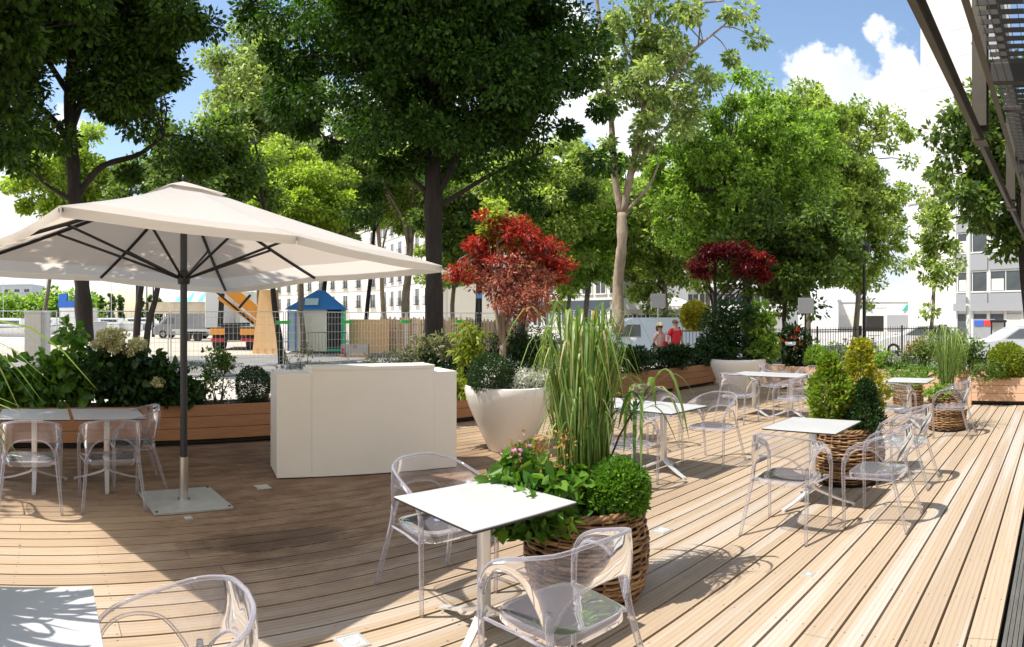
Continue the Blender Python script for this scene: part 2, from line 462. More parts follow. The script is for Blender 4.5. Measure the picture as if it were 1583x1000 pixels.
M['terrace'] = mat('pale_terrace_stone', (.50,.47,.42), .7, 0, (.56,.53,.48), 1.2, .1, 12)
b = MB(); b.box(-9,18,-2.7,-.102,-.06,-.004); tag(b.build('pavement', M['terrace'], rz=RZ), kind='structure')
M['facade'] = mat('cream_facade_render', (.66,.60,.50), .85, 0, (.70,.64,.55), 1.0, .1, 20)
t = empty('added_cafe_front', (0,0,0), RZ, 'unseen cream cafe front with glazed doors, added to bounce light onto the deck', 'building')  # unseen front added to bounce warm light onto deck and counter
b = MB(); b.box(-9,18,-8,-2.72,-.05,6.2); b.build('wall', M['facade'], t)
M['doorglass'] = mat('dark_door_glass', (.04,.05,.055), .08)
for k in range(8):
    x = -7.5+k*3.1
    b = MB(); b.box(x,x+.08,-2.718,-2.66,0,2.7); b.box(x+1.52,x+1.6,-2.718,-2.66,0,2.7); b.box(x+.08,x+1.52,-2.718,-2.66,2.62,2.7); b.box(x+.76,x+.84,-2.718,-2.67,0,2.62)
    d_ = b.build('door', M['frame_d'] if 'frame_d' in M else M['pole'], t)
    b = MB(); b.box(x+.08,x+1.52,-2.717,-2.70,.02,2.6); b.build('pane', M['doorglass'], d_)

# recessed deck lights
def uplight(x, y, sz, label):
    p = pg(x, y, .0)
    t = empty('floor_light', p, RZ, label, 'floor light', 'square lights set into the deck boards')
    b = MB()
    h = sz/2
    for q in ((-h,h,-h,-h+.018),(-h,h,h-.018,h),(-h,-h+.018,-h+.018,h-.018),(h-.018,h,-h+.018,h-.018)): b.box(q[0],q[1],q[2],q[3],-.01,.006)
    b.build('frame', M['lightframe'], t)
    b = MB(); b.box(-h+.018,h-.018,-h+.018,h-.018,-.012,.0025); b.build('pane', M['lightglass'], t)
    b = MB(); b.lathe([(sz*.28,.0026),(sz*.28,.0045),(sz*.25,.0045),(sz*.25,.0026)],28); b.build('ring', M['lightframe'], t)
uplight(543,992,.16,'square floor light beside the tip of the parasol shadow, nearest the camera')
uplight(406,753,.15,'square floor light in the shade before the left end of the white counter')
uplight(1022,820,.14,'square floor light in the sunlit boards right of the near wicker basket')
uplight(291,801,.07,'tiny floor light touching the front edge of the parasol base plate')
uplight(1249,888,.08,'small floor light alone in the open sunlit boards')

# ------------------------------------------------------------------ tables
def make_table():
    t = empty('cafe_table')
    b = MB(); b.box(-.36,.36,-.36,.36,.7315,.7385,bev=.002); b.build('table_top', M['white_top'], t)
    b = MB(); b.box(-.358,.358,-.358,.358,.7215,.7312); b.build('top_edge', M['black_edge'], t)
    b = MB(); b.box(-.16,.16,-.16,.16,.712,.721); b.box(-.029,.029,-.029,.029,.14,.712,bev=.007); b.build('column', M['alu'], t, smooth=True, auto=40)
    for k in range(3):
        a = k*2*PI/3
        pts = spline([(0,0,.20),(.03,0,.145),(.12,0,.105),(.26,0,.055),(.40,0,.018)], 12)
        b = MB()
        v = []; f = []
        for i, p in enumerate(pts):
            w = .026-.006*i/11; h = .030-.018*i/11
            for (s1, s2) in ((-1,-1),(1,-1),(1,1),(-1,1)): v.append((p.x, s1*w, p.z+s2*h*.5))
        for i in range(11):
            for j in range(4): f.append((i*4+j, i*4+(j+1) % 4, (i+1)*4+(j+1) % 4, (i+1)*4+j))
        f += [(3,2,1,0),(44,45,46,47)]
        b.add(v, f, mx=Matrix.Rotation(a, 4, 'Z')); b.tube([(.385*math.cos(a),.385*math.sin(a),0),(.385*math.cos(a),.385*math.sin(a),.016)], .018, 12)
        b.build('foot', M['alu'], t, smooth=True, auto=45)
    return t
TBL = [ # point, foot turn, label
 (pr(748,3.56), 210, 'white square cafe table in front of the near wicker basket, its shadow on sunlit boards'),
 (sdp(0,0)+Vector((2.73,5.44,0)), 40, 'white square table with a clear ashtray beside the basket of clipped golden shrubs'),
 (Vector((1.69,7.08,0)), 10, 'white table just behind the tall grass, nearer of a pushed-together pair'),
 (Vector((1.17,7.62,0)), 15, 'white table half hidden behind the tall grass, farther of a pushed-together pair'),
 (Vector((4.24,10.8,0)), 5, 'white table in front of the far white pot, farther of a pair end to end'),
 (Vector((4.72,10.25,0)), 5, 'white table near the far white pot, nearer of a pair end to end'),
 (Vector((6.0,8.5,0)), -20, 'white table between the two small wicker baskets at the far end of the deck'),
 (Vector((-3.98,5.50,0)), 25, 'white table under the parasol edge, right-hand of two pushed together'),
 (Vector((-4.55,5.00,0)), 30, 'white table at the left planter, left-hand of two pushed together'),
 (Vector((-1.50,1.43,0)), 0, 'white table in the lower left corner with leaf shadows across its top'),
]
t0 = make_table()
TABLES = []
for i, (p, a, lab) in enumerate(TBL):
    t = t0 if i == 0 else copy_tree(t0)
    t.location = p; t.rotation_euler = (0, 0, RZ)
    tag(t, lab, 'table', 'white square cafe tables on the deck')
    TABLES.append(t)
    for ch in t.children:
        if ch.name.startswith('foot'): ch.rotation_euler = (0, 0, math.radians(a))

# ashtray, small bowl on a table
def ashtray(p, label):
    b = MB(); b.lathe([(0,0),(.045,0),(.05,.008),(.052,.03),(.046,.03),(.042,.01),(0,.008)], 24)
    o = b.build('ashtray', M['clear'], smooth=True, loc=p+Vector((0,0,.7387))); tag(o, label, 'ashtray')
ashtray(pg(1222,651,.74), 'clear round ashtray on the white table by the golden shrubs')
ashtray(pg(1203,577,.74), 'clear ashtray on the table pair before the far white pot')
ashtray(pg(978,622,.74), 'clear ashtray on the table behind the tall grass')

# ------------------------------------------------------------------ clear chairs
def make_chair():
    t = empty('clear_armchair')
    half = [(.000,-.265,.825,.655),(.120,-.250,.820,.640),(.200,-.208,.800,.575),(.240,-.160,.785,.470),(.258,-.105,.770,.555),(.272,-.030,.748,.640),(.280,.060,.722,.662),(.284,.140,.690,.650),(.286,.195,.652,.610),(.287,.228,.600,.545),(.288,.238,.545,.520)]
    n = 33
    top = spline([(a, b, c) for a, b, c, d in half], n); low = spline([(a*.965, b*.965, d) for a, b, c, d in half], n)
    top = [Vector((-p.x, p.y, p.z)) for p in top[:0:-1]]+top
    low = [Vector((-p.x, p.y, p.z)) for p in low[:0:-1]]+low
    m = len(top); rows = 5; th = .007
    b = MB(); v = []; f = []
    for side in (0, 1):
        for j in range(rows+1):
            u = j/rows
            for i in range(m):
                p = low[i].lerp(top[i], u)
                tg = (top[min(i+1, m-1)]-top[max(i-1, 0)]); nn = Vector((tg.y, -tg.x, 0)).normalized()
                p = p+nn*(.012*math.sin(PI*u)+(th if side else 0))
                v.append(p)
    o_ = (rows+1)*m
    for j in range(rows):
        for i in range(m-1):
            a, b_, c, d = j*m+i, j*m+i+1, (j+1)*m+i+1, (j+1)*m+i
            f.append((a, b_, c, d)); f.append((o_+d, o_+c, o_+b_, o_+a))
    b.add(v, f)
    b.build('backrest', M['clear'], t, smooth=True)
    rim = MB(); rim.tube(top, .0092, 8, cap=True); rim.tube([p+Vector((0,0,0)) for p in low], .0072, 8, cap=True)
    rim.build('rim', M['clear_rod'], t, smooth=True)
    for sgn in (-1, 1):
        pts = spline([(.287*sgn,.233,.585),(.289*sgn,.240,.50),(.285*sgn,.238,.30),(.280*sgn,.235,.0)], 10)
        b = MB(); b.tube(pts, [.015,.0165,.0165,.016,.0155,.015,.0148,.0145,.014,.013], 10); b.build('leg', M['clear_rod'], t, smooth=True)
        pts = spline([(.236*sgn,-.158,.56),(.240*sgn,-.170,.44),(.262*sgn,-.235,.22),(.285*sgn,-.300,.0)], 10)
        b = MB(); b.tube(pts, [.012,.0155,.017,.0165,.016,.0158,.0155,.015,.014,.013], 10); b.build('leg', M['clear_rod'], t, smooth=True)
    # seat: shallow moulded pan with a turned-down edge
    k = 40; v = []; f = []
    def se(a, rx, ry, cy_=.015, pw=.42):
        c, s_ = math.cos(a), math.sin(a)
        return (rx*math.copysign(abs(c)**pw, c), cy_+ry*math.copysign(abs(s_)**pw, s_))
    for (sc, z) in ((.0,.437),(.5,.439),(.85,.446),(.97,.452),(1.0,.447),(1.0,.405),(.975,.405),(.96,.437),(.82,.433),(.5,.427),(0,.425)):
        for i in range(k):
            x, y = se(2*PI*i/k, .235*sc, .225*sc); v.append((x*(1-.08*(y < -.05)), y, z))
    for j in range(10):
        for i in range(k): f.append((j*k+i, j*k+(i+1) % k, (j+1)*k+(i+1) % k, (j+1)*k+i))
    b = MB(); b.add(v, f)
    b.build('seat', M['clear_seat'], t, smooth=True)
    for sgn in (-1, 1):
        b = MB()
        b.tube([(.232*sgn,.20,.425),(.284*sgn,.236,.425)], .009, 8); b.tube([(.20*sgn,-.15,.425),(.242*sgn,-.172,.425)], .009, 8)
        b.tube([(.283*sgn,.230,.415),(.262*sgn,.03,.420),(.244*sgn,-.165,.415)], .008, 8)
        b.build('stretcher', M['clear_rod'], t, smooth=True)
    return t
c0 = make_chair()
FN = math.atan2(NV.y, NV.x)-PI/2          # facing +n
FE = FN-PI/2                              # facing +e
FS, FW = FN+PI, FN+PI/2                   # facing -n, facing -e
CH = [
 ((-.47,4.10), FS, 'clear armchair between the white counter and the near table, facing the camera'),
 ((.235,2.87), FN-.05, 'clear armchair cut off by the bottom edge, its back against the near wicker basket'),
 ((-1.07,1.83), FW, 'clear armchair in the lower left corner beside the leaf-shadowed table'),
 ((2.20,4.84), FE, 'clear armchair seen from behind, left of the basket of golden shrubs'),
 ((3.00,4.68), FN, 'clear armchair right of the golden shrub basket, nearest the open boards'),
 ((3.92,5.62), FN, 'clear armchair just beyond the one beside the golden shrub basket'),
 ((2.38,7.42), FW, 'clear armchair right of the table pair behind the tall grass'),
 ((1.14,6.60), FE+.1, 'clear armchair partly hidden behind the long arching grass blades'),
 ((1.85,8.45), FS-.2, 'clear armchair in front of the brown planter, behind the table pair'),
 ((4.95,11.55), FS, 'clear armchair between the far white pot and the far table pair'),
 ((4.45,9.55), FN, 'clear armchair on the near side of the far table pair'),
 ((5.35,10.75), FW, 'clear armchair at the right-hand end of the far table pair'),
 ((3.72,10.25), FE, 'clear armchair at the left-hand end of the far table pair'),
 ((6.02,7.42), FN, 'clear armchair in front of the far round basket, nearest the end planter'),
 ((5.15,7.72), FE, 'clear armchair left of the far table between the small baskets'),
 ((-3.72,5.62), FW, 'clear armchair right of the pushed-together tables, next to the parasol pole'),
 ((-3.52,4.93), FN, 'clear armchair with its back to the camera at the right shaded table'),
 ((-4.07,4.42), FN, 'clear armchair with its back to the camera at the left frame edge'),
]
for i, (p, a, lab) in enumerate(CH):
    t = c0 if i == 0 else copy_tree(c0)
    t.location = (p[0], p[1], 0); t.rotation_euler = (0, 0, a)
    tag(t, lab, 'chair', 'clear plastic armchairs around the tables')

# ------------------------------------------------------------------ counter
fl = pg(428, 741); fr_ = pg(706, 723)
dv = (fr_-fl); Lc = dv.length; ca = math.atan2(dv.y, dv.x)
ct = empty('bar_counter', fl, ca, 'white lacquered bar counter with a raised middle section beside the parasol', 'bar counter')
w0 = Lc*.185; w1 = Lc*.865
b = MB(); b.box(0,w0,0,.62,.012,1.125,bev=.004); b.build('end_cabinet', M['counter'], ct)
b = MB(); b.box(w1,Lc,0,.62,.012,1.125,bev=.004); b.build('end_cabinet', M['counter'], ct)
b = MB(); b.box(w0+.0008,w1-.0008,-.0015,.62,.012,1.165,bev=.002); b.build('front_panel', M['counter'], ct)
b = MB(); b.box(w0-.008,w1+.008,-.005,.40,1.1655,1.205,bev=.004); b.build('worktop', M['counter'], ct)
b = MB(); b.box(.02,Lc-.02,.02,.6,.0,.0118); b.build('plinth', M['dark_gap'], ct)

# ------------------------------------------------------------------ parasol
O = Vector((-2.974,5.349,0)); uo = O.normalized(); to = Vector((uo.y,-uo.x,0))
ps = empty('parasol', O, 0, 'large square off-white parasol on a dark pole with a square base plate', 'parasol')
cor = [(-.66,6.06,2.235),(-3.70,7.80,2.13),(-5.47,4.63,2.30),(-2.43,2.89,2.40)]     # right, far, left, near corner
C4 = [Vector((a, b_, z))-O for a, b_, z in cor]
apex = Vector((0,0,3.02))
mid = [(C4[i]+C4[(i+1) % 4])/2+Vector((0,0,.03)) for i in range(4)]
rimp = []
for i in range(4): rimp += [C4[i], mid[i]]
NR, NS = 14, 10
def cloth(i, s_, u):
    A, B = rimp[i], rimp[(i+1) % 8]; w = s_/NS
    e = A.lerp(B, w)
    p = apex.lerp(e, u)
    p = p+Vector((0,0,-.02*math.sin(PI*w)*(u**1.4)-.035*math.sin(PI*u)))
    return p+Vector((e.x, e.y, 0))*(-.012*math.sin(PI*w)*u)
def panels(us, name, m, par):
    b = MB(); v = []; f = []
    for i in range(8):
        base = len(v)
        for u in us:
            for s_ in range(NS+1): v.append(cloth(i, s_, u))
        for r in range(len(us)-1):
            for s_ in range(NS):
                a = base+r*(NS+1)+s_
                f.append((a, a+1, a+NS+2, a+NS+1))
    b.add(v, f); return b.build(name, m, par, smooth=True, auto=25)
canopy = panels([.86*r/NR for r in range(NR+1)], 'canopy', M['canvas'], ps)
panels([.86,.90,.95,1.0], 'hem_band', M['canvas_hem'], canopy)
b = MB(); v = []; f = []
for i in range(8):
    base = len(v)
    for s_ in range(NS+1):
        e = cloth(i, s_, 1.0); out_ = Vector((e.x, e.y, 0)).normalized()
        v += [e+out_*.002, e+out_*(.006*math.sin(s_*1.9+i))+Vector((0,0,-.03)), e-out_*(.012-.012*math.sin(s_*1.3+i*2))+Vector((0,0,-.065))]
    for s_ in range(NS):
        for q in range(2):
            a = base+s_*3+q
            f.append((a, a+3, a+4, a+1))
b.add(v, f)
b.build('valance', M['canvas_hem'], ps, smooth=True)
b = MB(); v = []; f = []                       # little wind cap over the peak
for r in range(5):
    u = r/4*.17
    for i in range(8):
        e = rimp[i]; p = apex.lerp(e, u); v.append(p+Vector((0,0,.014-.01*u)))
for r in range(4):
    for i in range(8): f.append((r*8+i, r*8+(i+1) % 8, (r+1)*8+(i+1) % 8, (r+1)*8+i))
b.add(v, f); b.build('vent_cap', M['canvas'], ps)
b = MB(); b.tube([(0,0,3.02),(0,0,3.09)], .018, 10); b.build('finial', M['rib'], ps, smooth=True)
hubt = Vector((0,0,2.80)); hubl = Vector((0,0,2.12))
for i in range(8):
    e = rimp[i]; s_ = apex.lerp(e, .02)
    b = MB()
    pts = []
    for q in range(9):
        u = .02+.975*q/8; p = apex.lerp(e, u)+Vector((0,0,-.035*math.sin(PI*u)-.026)); pts.append(p)
    b.tube(pts, .018, 6); r_ = b.build('rib', M['rib'], ps)
    b = MB(); b.tube([hubl+Vector((e.x, e.y, 0)).normalized()*.05, pts[4 if i % 2 == 0 else 5]], .013, 6); b.build('strut', M['rib'], r_)
b = MB(); b.lathe([(.0,2.06),(.055,2.06),(.062,2.10),(.062,2.15),(.04,2.19),(.034,2.19)], 16); b.build('runner', M['rib'], ps, smooth=True, auto=30)
b = MB(); b.lathe([(.034,2.86),(.055,2.88),(.06,2.95),(.0,2.97)], 16); b.build('top_hub', M['rib'], ps, smooth=True, auto=30)
b = MB(); b.tube([(0,0,.42),(0,0,2.95)], .034, 20); b.build('pole', M['pole'], ps, smooth=True, auto=40)
b = MB(); b.tube([(0,0,.025),(0,0,.43)], .043, 24); b.lathe([(.043,.025),(.06,.025),(.06,.034),(.043,.034)], 24); b.build('pole_sleeve', M['steel'], ps, smooth=True, auto=40)
b = MB(); R0 = Matrix.Rotation(RZ+.05, 4, 'Z'); b.box(-.37,.37,-.37,.37,.004,.028,bev=.004,mx=R0)
bp = b.build('base_plate', M['plate'], ps)
for a in (-1,1):
    for c in (-1,1):
        b = MB(); b.lathe([(.0,.034),(.014,.034),(.016,.0285)], 8, mx=R0 @ Matrix.Translation((a*.34,c*.34,0))); b.build('bolt', M['rib'], bp)
# ------------------------------------------------------------------ foliage library
def unit(a): return a/np.maximum(np.linalg.norm(a, axis=1, keepdims=True), 1e-9)
def leaf_arrays(rng, pos, dirs, L, W, flat=.6, fold=.25, shape='quad'):
    """pos n x 3 (leaf bases), dirs n x 3 (leaf axes); L, W arrays. Folded two-quad leaves or plain rhombi"""
    n = len(pos)
    d = unit(dirs)
    up = np.tile(np.array([[0,0,1.0]]), (n, 1))*flat+rng.normal(size=(n, 3))*(1-flat)
    nrm = unit(up-d*(up*d).sum(1, keepdims=True))
    sd_ = np.cross(d, nrm)
    L = L[:, None]; W = W[:, None]
    if shape == 'quad':
        V = np.stack([pos, pos+d*L*.45+sd_*W*.5, pos+d*L, pos+d*L*.45-sd_*W*.5], 1)
        F = np.arange(4*n).reshape(n, 4)
        return V.reshape(-1, 3), F
    if shape == 'strap':    # long leaf curving down
        q = L*.0+np.array([[0,0,-1.0]])
        p1 = pos+d*L*.33; p2 = pos+d*L*.68+q*L*.06; p3 = pos+d*L*.98+q*L*.22
        V = np.stack([pos-sd_*W*.2, pos+sd_*W*.2, p1-sd_*W*.5, p1+sd_*W*.5, p2-sd_*W*.4, p2+sd_*W*.4, p3-sd_*W*.05, p3+sd_*W*.05], 1)
        F = (np.array([[0,1,3,2],[2,3,5,4],[4,5,7,6]])[None]+8*np.arange(n)[:, None, None]).reshape(-1, 4)
        return V.reshape(-1, 3), F
    # broad folded leaf
    lift = nrm*W*fold
    dn = nrm*L*-.12
    V = np.stack([pos, pos+d*L*.30+sd_*W*.46+lift, pos+d*L*.68+sd_*W*.36+lift+dn*.5, pos+d*L+dn, pos+d*L*.68-sd_*W*.36+lift+dn*.5, pos+d*L*.30-sd_*W*.46+lift], 1)
    F = (np.array([[0,1,2,3],[0,3,4,5]])[None]+6*np.arange(n)[:, None, None]).reshape(-1, 4)
    return V.reshape(-1, 3), F
def ell_points(rng, n, c, r, shell=2.2, top=0.0):
    v = unit(rng.normal(size=(n, 3)))
    rad = rng.random(n)**(1/shell)
    v[:, 2] = np.where(v[:, 2] < 0, v[:, 2]*(1-top), v[:, 2])
    return np.array(c)+v*rad[:, None]*np.array(r)
def puff(rng, cent, rad, nper, L, W, out_from=None, droop=.3, shape='quad', flat=.6, lv=.3, squash=.65, wander=.35):
    """leaves scattered around cluster centres"""
    n = len(cent)*nper
    c = np.repeat(cent, nper, 0)
    rr = np.repeat(np.asarray(rad)*np.ones(len(cent)), nper)
    o = unit(rng.normal(size=(n, 3)))*(rng.random(n)**.45)[:, None]
    off = o*rr[:, None]; off[:, 2] *= squash
    pos = c+off
    d = unit(o+rng.normal(size=(n, 3))*wander+np.array([0,0,-droop]))
    l = L*(1+lv*rng.normal(size=n)).clip(.4, 1.8)
    return leaf_arrays(rng, pos, d, l, l*(W/L), flat, shape=shape)
def branch_mesh(rng, base, top, tr, cent, fork=.35, nlimb=9, wob=.25, k=7, minr=.02, twig=True, lean=None, pale=False, stems=None):
    """trunk from base to top, limbs to clusters"""
    b = MB()
    base = Vector(base); top = Vector(top)
    n = 9; ax = []
    for i in range(n):
        u = i/(n-1); p = base.lerp(top, u)
        w = (top-base).length*.0045*wob*4
        p = p+Vector((rng.normal()*w, rng.normal()*w, 0))*(0 if i == 0 else 1)
        ax.append(p)
    ax = spline(ax, 18)
    rads = [tr*(1.35 if i == 0 else 1.12 if i == 1 else 1)*(1-.72*(i/17)**1.1) for i in range(18)]
    b.tube(ax, rads, k+3)
    idx = rng.permutation(len(cent))[:nlimb]
    tips = []
    for q in idx:
        c = Vector(cent[q])
        u = fork+(1-fork)*rng.random()*.85
        hmax = base.z+(top.z-base.z)*u
        if c.z < hmax+.2: u = max(fork, (c.z-.4*(Vector((c.x-base.x, c.y-base.y, 0)).length)-base.z)/(top.z-base.z)); u = min(max(u, fork*.9), .95)
        i = min(int(u*17), 16); s_ = ax[i]
        m1 = s_.lerp(c, .35)+Vector((rng.normal()*.1, rng.normal()*.1, abs(rng.normal())*.12))*((c-s_).length*.5)
        m2 = s_.lerp(c, .7)+Vector((rng.normal()*.08, rng.normal()*.08, rng.normal()*.06))*((c-s_).length*.5)
        pts = spline([s_, m1, m2, c], 9)
        r0 = min(rads[i]*.62, tr*.5)
        b.tube(pts, [max(r0*(1-.85*j/8), minr*.6) for j in range(9)], k)
        tips.append((pts, r0))
    if twig and tips:
        T = [(pt, r0) for pts, r0 in tips for pt in pts[3:8]]
        TP = np.array([list(p[0]) for p in T])
        for q in range(len(cent)):
            c = cent[q]; j = int(np.argmin(((TP-c)**2).sum(1)))
            s_ = T[j][0]; c = Vector(c)
            if (c-s_).length > 6*minr*30: continue
            mm = s_.lerp(c, .5)+Vector((rng.normal()*.08, rng.normal()*.08, .05))*(c-s_).length
            b.tube([s_, mm, c], [min(minr, T[j][1]*.6), minr*.7, minr*.35], 4, cap=False)
    return b

BARK = {
 'dark': mat('dark_bark', (.018,.014,.011), .95, 0, (.045,.036,.03), 9, .8, 25, stretch=(1,1,.25)),
 'mid': mat('grey_brown_bark', (.13,.10,.075), .9, 0, (.24,.20,.155), 7, .7, 25, stretch=(1,1,.3)),
 'pale': mat('pale_plane_bark', (.17,.125,.085), .85, 0, (.44,.36,.27), 5, .9, 18, stretch=(1,1,.35)),
}
LF = {
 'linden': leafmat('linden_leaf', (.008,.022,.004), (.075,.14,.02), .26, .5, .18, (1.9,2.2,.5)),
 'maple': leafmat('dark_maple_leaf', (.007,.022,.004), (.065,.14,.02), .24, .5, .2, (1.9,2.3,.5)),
 'plane': leafmat('plane_leaf', (.055,.10,.018), (.40,.49,.13), .45),
 'lime': leafmat('yellow_green_leaf', (.08,.15,.02), (.42,.51,.08), .45),
 'poplar': leafmat('poplar_leaf', (.05,.10,.02), (.42,.50,.20), .38, .4, .45),
 'bright': leafmat('bright_leaf', (.04,.10,.014), (.36,.51,.10), .45),
 'mid': leafmat('mid_leaf', (.02,.055,.01), (.17,.25,.05), .38),
 'shade': leafmat('deep_green_leaf', (.012,.030,.008), (.032,.062,.015), .25),
 'red': leafmat('red_maple_leaf', (.12,.008,.009), (.58,.085,.045), .36, .5, .3, (1.6,.9,.7)),
 'redpink': leafmat('faded_red_leaf', (.24,.08,.045), (.46,.19,.13), .35, .5, .3, (1.4,1,.8)),
 'crimson': leafmat('crimson_leaf', (.045,.004,.007), (.16,.010,.016), .3, .5, .3, (1.8,.9,.7)),
 'box': leafmat('box_leaf', (.05,.14,.014), (.17,.32,.04), .34, .4, .4),
 'boxdark': leafmat('dark_box_leaf', (.014,.040,.012), (.038,.085,.022), .25, .4, .4),
 'gold': leafmat('golden_leaf', (.20,.22,.02), (.52,.44,.06), .35),
 'yellowgreen': leafmat('yellowgreen_shrub_leaf', (.12,.19,.02), (.30,.33,.04), .35),
 'silver': leafmat('silver_leaf', (.42,.44,.38), (.62,.63,.56), .3, .7, .2, (1.1,1.1,1)),
 'grass': leafmat('reed_blade', (.05,.13,.018), (.32,.41,.12), .35, .45, .4, (1.4,1.5,.7)),
 'straw': leafmat('dry_blade', (.30,.24,.10), (.48,.40,.20), .35),
 'vine': leafmat('vine_leaf', (.035,.12,.014), (.15,.28,.035), .3, .38, .4),
 'hydr': leafmat('hydrangea_leaf', (.016,.048,.012), (.045,.10,.022), .25, .4, .4),
 'bloom': leafmat('cream_bloom', (.55,.53,.24), (.72,.70,.45), .3, .7, .2, (1.1,1.1,.8)),
 'pink': leafmat('pink_bloom', (.62,.20,.50), (.75,.35,.62), .3, .6, .2, (1.2,1,1.1)),
 'redbloom': leafmat('red_bloom', (.60,.02,.01), (.75,.10,.03), .3, .6, .2, (1.2,.8,.8)),
 'rust': leafmat('rusty_sprig', (.28,.13,.05), (.45,.28,.10), .3),
 'olive': leafmat('olive_variegated_leaf', (.10,.12,.06), (.32,.33,.22), .3),
}
M['stem'] = mat('green_brown_stem', (.07,.065,.03), .8)

def tree(name, x, r, cx, hw, yt, yb, tw, leaf, bark, label, dens=1.0, ls=.12, seed=1, group='trees around the terrace', fork=.4, gap=0.0, crad=.55, extra=None, limbs=None, twin=False, lean=0.0, asp=.62, zb=-.12, depth=.9, nl=10, shape='quad', shell=2.2, group_on=True, cr=None):
    rng = np.random.default_rng(seed)
    base = pr(x, r, zb)
    c0_ = pr(cx, r if cr is None else cr, 0)
    zt, zbm = zat(yt, r), zat(yb, r)
    rx = hw*r/1000; rz_ = (zt-zbm)/2; cz = (zt+zbm)/2
    t = empty(name, base, 0, label, 'tree', group if group_on else None)
    cen = np.array([c0_.x-base.x, c0_.y-base.y, cz-zb])
    # crown axes: across the view = rx, along the view = rx*depth
    ang = math.atan2(base.x, base.y)
    vol = rx*rx*depth*rz_
    ncl = int(max(24, min(520, 9.5*vol**.66/(crad**1.6)*dens)))
    P = ell_points(rng, ncl, (0,0,0), (rx, rx*depth, rz_), shell)
    w_ = rng.random(8)*6.3
    u_ = P/np.array([rx, rx*depth, rz_])
    lum = 1+.13*np.sin(u_[:, 0]*3.3+w_[0])*np.sin(u_[:, 2]*3.7+w_[1])+.10*np.sin(u_[:, 1]*4.3+w_[2]+u_[:, 2]*2)+.07*np.sin(u_[:, 0]*7+w_[3]+u_[:, 2]*6)
    P = P*lum[:, None]
    if gap > 0:
        ph = rng.random(6)*6.3
        nzv = np.sin(P[:, 0]*1.9/rx*2+ph[0])+np.sin(P[:, 1]*2.3/rx*2+ph[1])+np.sin(P[:, 2]*2.1/rz_*2+ph[2])+np.sin((P[:, 0]+P[:, 2])*3.1/rx+ph[3])
        P = P[nzv > -2.2+gap*2.6]
    ca_, sa_ = math.cos(-ang), math.sin(-ang)
    P = np.stack([P[:, 0]*ca_-P[:, 1]*sa_, P[:, 0]*sa_+P[:, 1]*ca_, P[:, 2]], 1)+cen
    if extra is not None:
        E_ = []
        for (ex, ey, er) in extra:
            q = pr(ex, r+er, zat(ey, r+er)); E_.append([q.x-base.x, q.y-base.y, q.z-zb])
        P = np.concatenate([P, np.array(E_)])
    rr = crad*(.5+.75*rng.random(len(P)))
    area = 4*PI*(crad**2)
    nper = int(area*1.15/(ls*ls*asp*.5)*.42)
    nper = max(16, min(nper, int(210000/len(P))))
    V, F = puff(rng, P, rr, nper, ls, ls*asp, droop=.35, shape=shape, flat=.55)
    np_obj('crown', V, F, LF[leaf], t)
    tr = tw*r/2000
    hl_ = math.hypot(cen[0], cen[1]); kk = min(.85, 1.1/max(hl_, .01))
    top = Vector((cen[0]*kk+lean, cen[1]*kk, cz-zb+rz_*.55))
    if limbs:
        bm_ = MB(); T = []
        for (pts, w0, w1) in limbs:
            q = [pr(x_, r, zat(y_, r))-base for x_, y_ in pts]
            for i in range(1, len(q)): q[i] = q[i]+Vector((0, rng.normal()*.12*i*(len(pts) < 6), 0))
            sp = spline(q, 22); n_ = len(sp)
            jit = [1+.07*rng.normal() for _ in range(n_)]
            bm_.tube(sp, [(w0+(w1-w0)*i/(n_-1))*r/2000*jit[i] for i in range(n_)], 11)
            T += sp[4:]
        TP = np.array([list(p) for p in T])
        for q in rng.permutation(len(P))[:150]:
            c = P[q]; j = int(np.argmin(((TP-c)**2).sum(1)+.6*np.abs(TP[:, 2]-c[2]+.6)))
            s_ = T[j]; c = Vector(c); L_ = (c-s_).length
            if L_ > 2.0: continue
            mm = s_.lerp(c, .5)+Vector((rng.normal()*.09, rng.normal()*.09, .07))*L_
            bm_.tube(spline([s_, mm, c], 6), [.010+.011*L_*(1-i/6) for i in range(6)], 5, cap=False)
    else: bm_ = branch_mesh(rng, (0,0,0), top, tr, P, fork, nl, k=7 if r < 26 else 5, minr=max(.018, r*.0011))
    if twin:
        b2 = branch_mesh(rng, (.38,.1,0), top+Vector((.4,.3,-.4)), tr*.9, P, fork, 5, k=6, minr=.02, twig=False); bm_.add(b2.v, b2.f)
    bm_.build('trunk', BARK[bark], t, smooth=True)
    return t

# ------------------------------------------------------------------ trees
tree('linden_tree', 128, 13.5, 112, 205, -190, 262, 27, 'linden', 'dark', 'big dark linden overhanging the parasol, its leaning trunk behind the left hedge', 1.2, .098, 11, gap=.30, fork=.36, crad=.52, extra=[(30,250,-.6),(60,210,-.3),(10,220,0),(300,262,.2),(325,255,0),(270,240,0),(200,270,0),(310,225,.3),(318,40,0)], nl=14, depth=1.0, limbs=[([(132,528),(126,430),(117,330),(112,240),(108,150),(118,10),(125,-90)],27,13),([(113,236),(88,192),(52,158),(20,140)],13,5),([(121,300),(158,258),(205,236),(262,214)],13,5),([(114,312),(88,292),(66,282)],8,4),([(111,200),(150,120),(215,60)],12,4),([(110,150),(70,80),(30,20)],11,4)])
tree('linden_tree', 200, 21, 258, 88, 205, 345, 13, 'mid', 'dark', 'dark linden with a forked twin trunk seen under the parasol canopy', 1.0, .15, 12, gap=.25, twin=True, crad=.6, fork=.45)
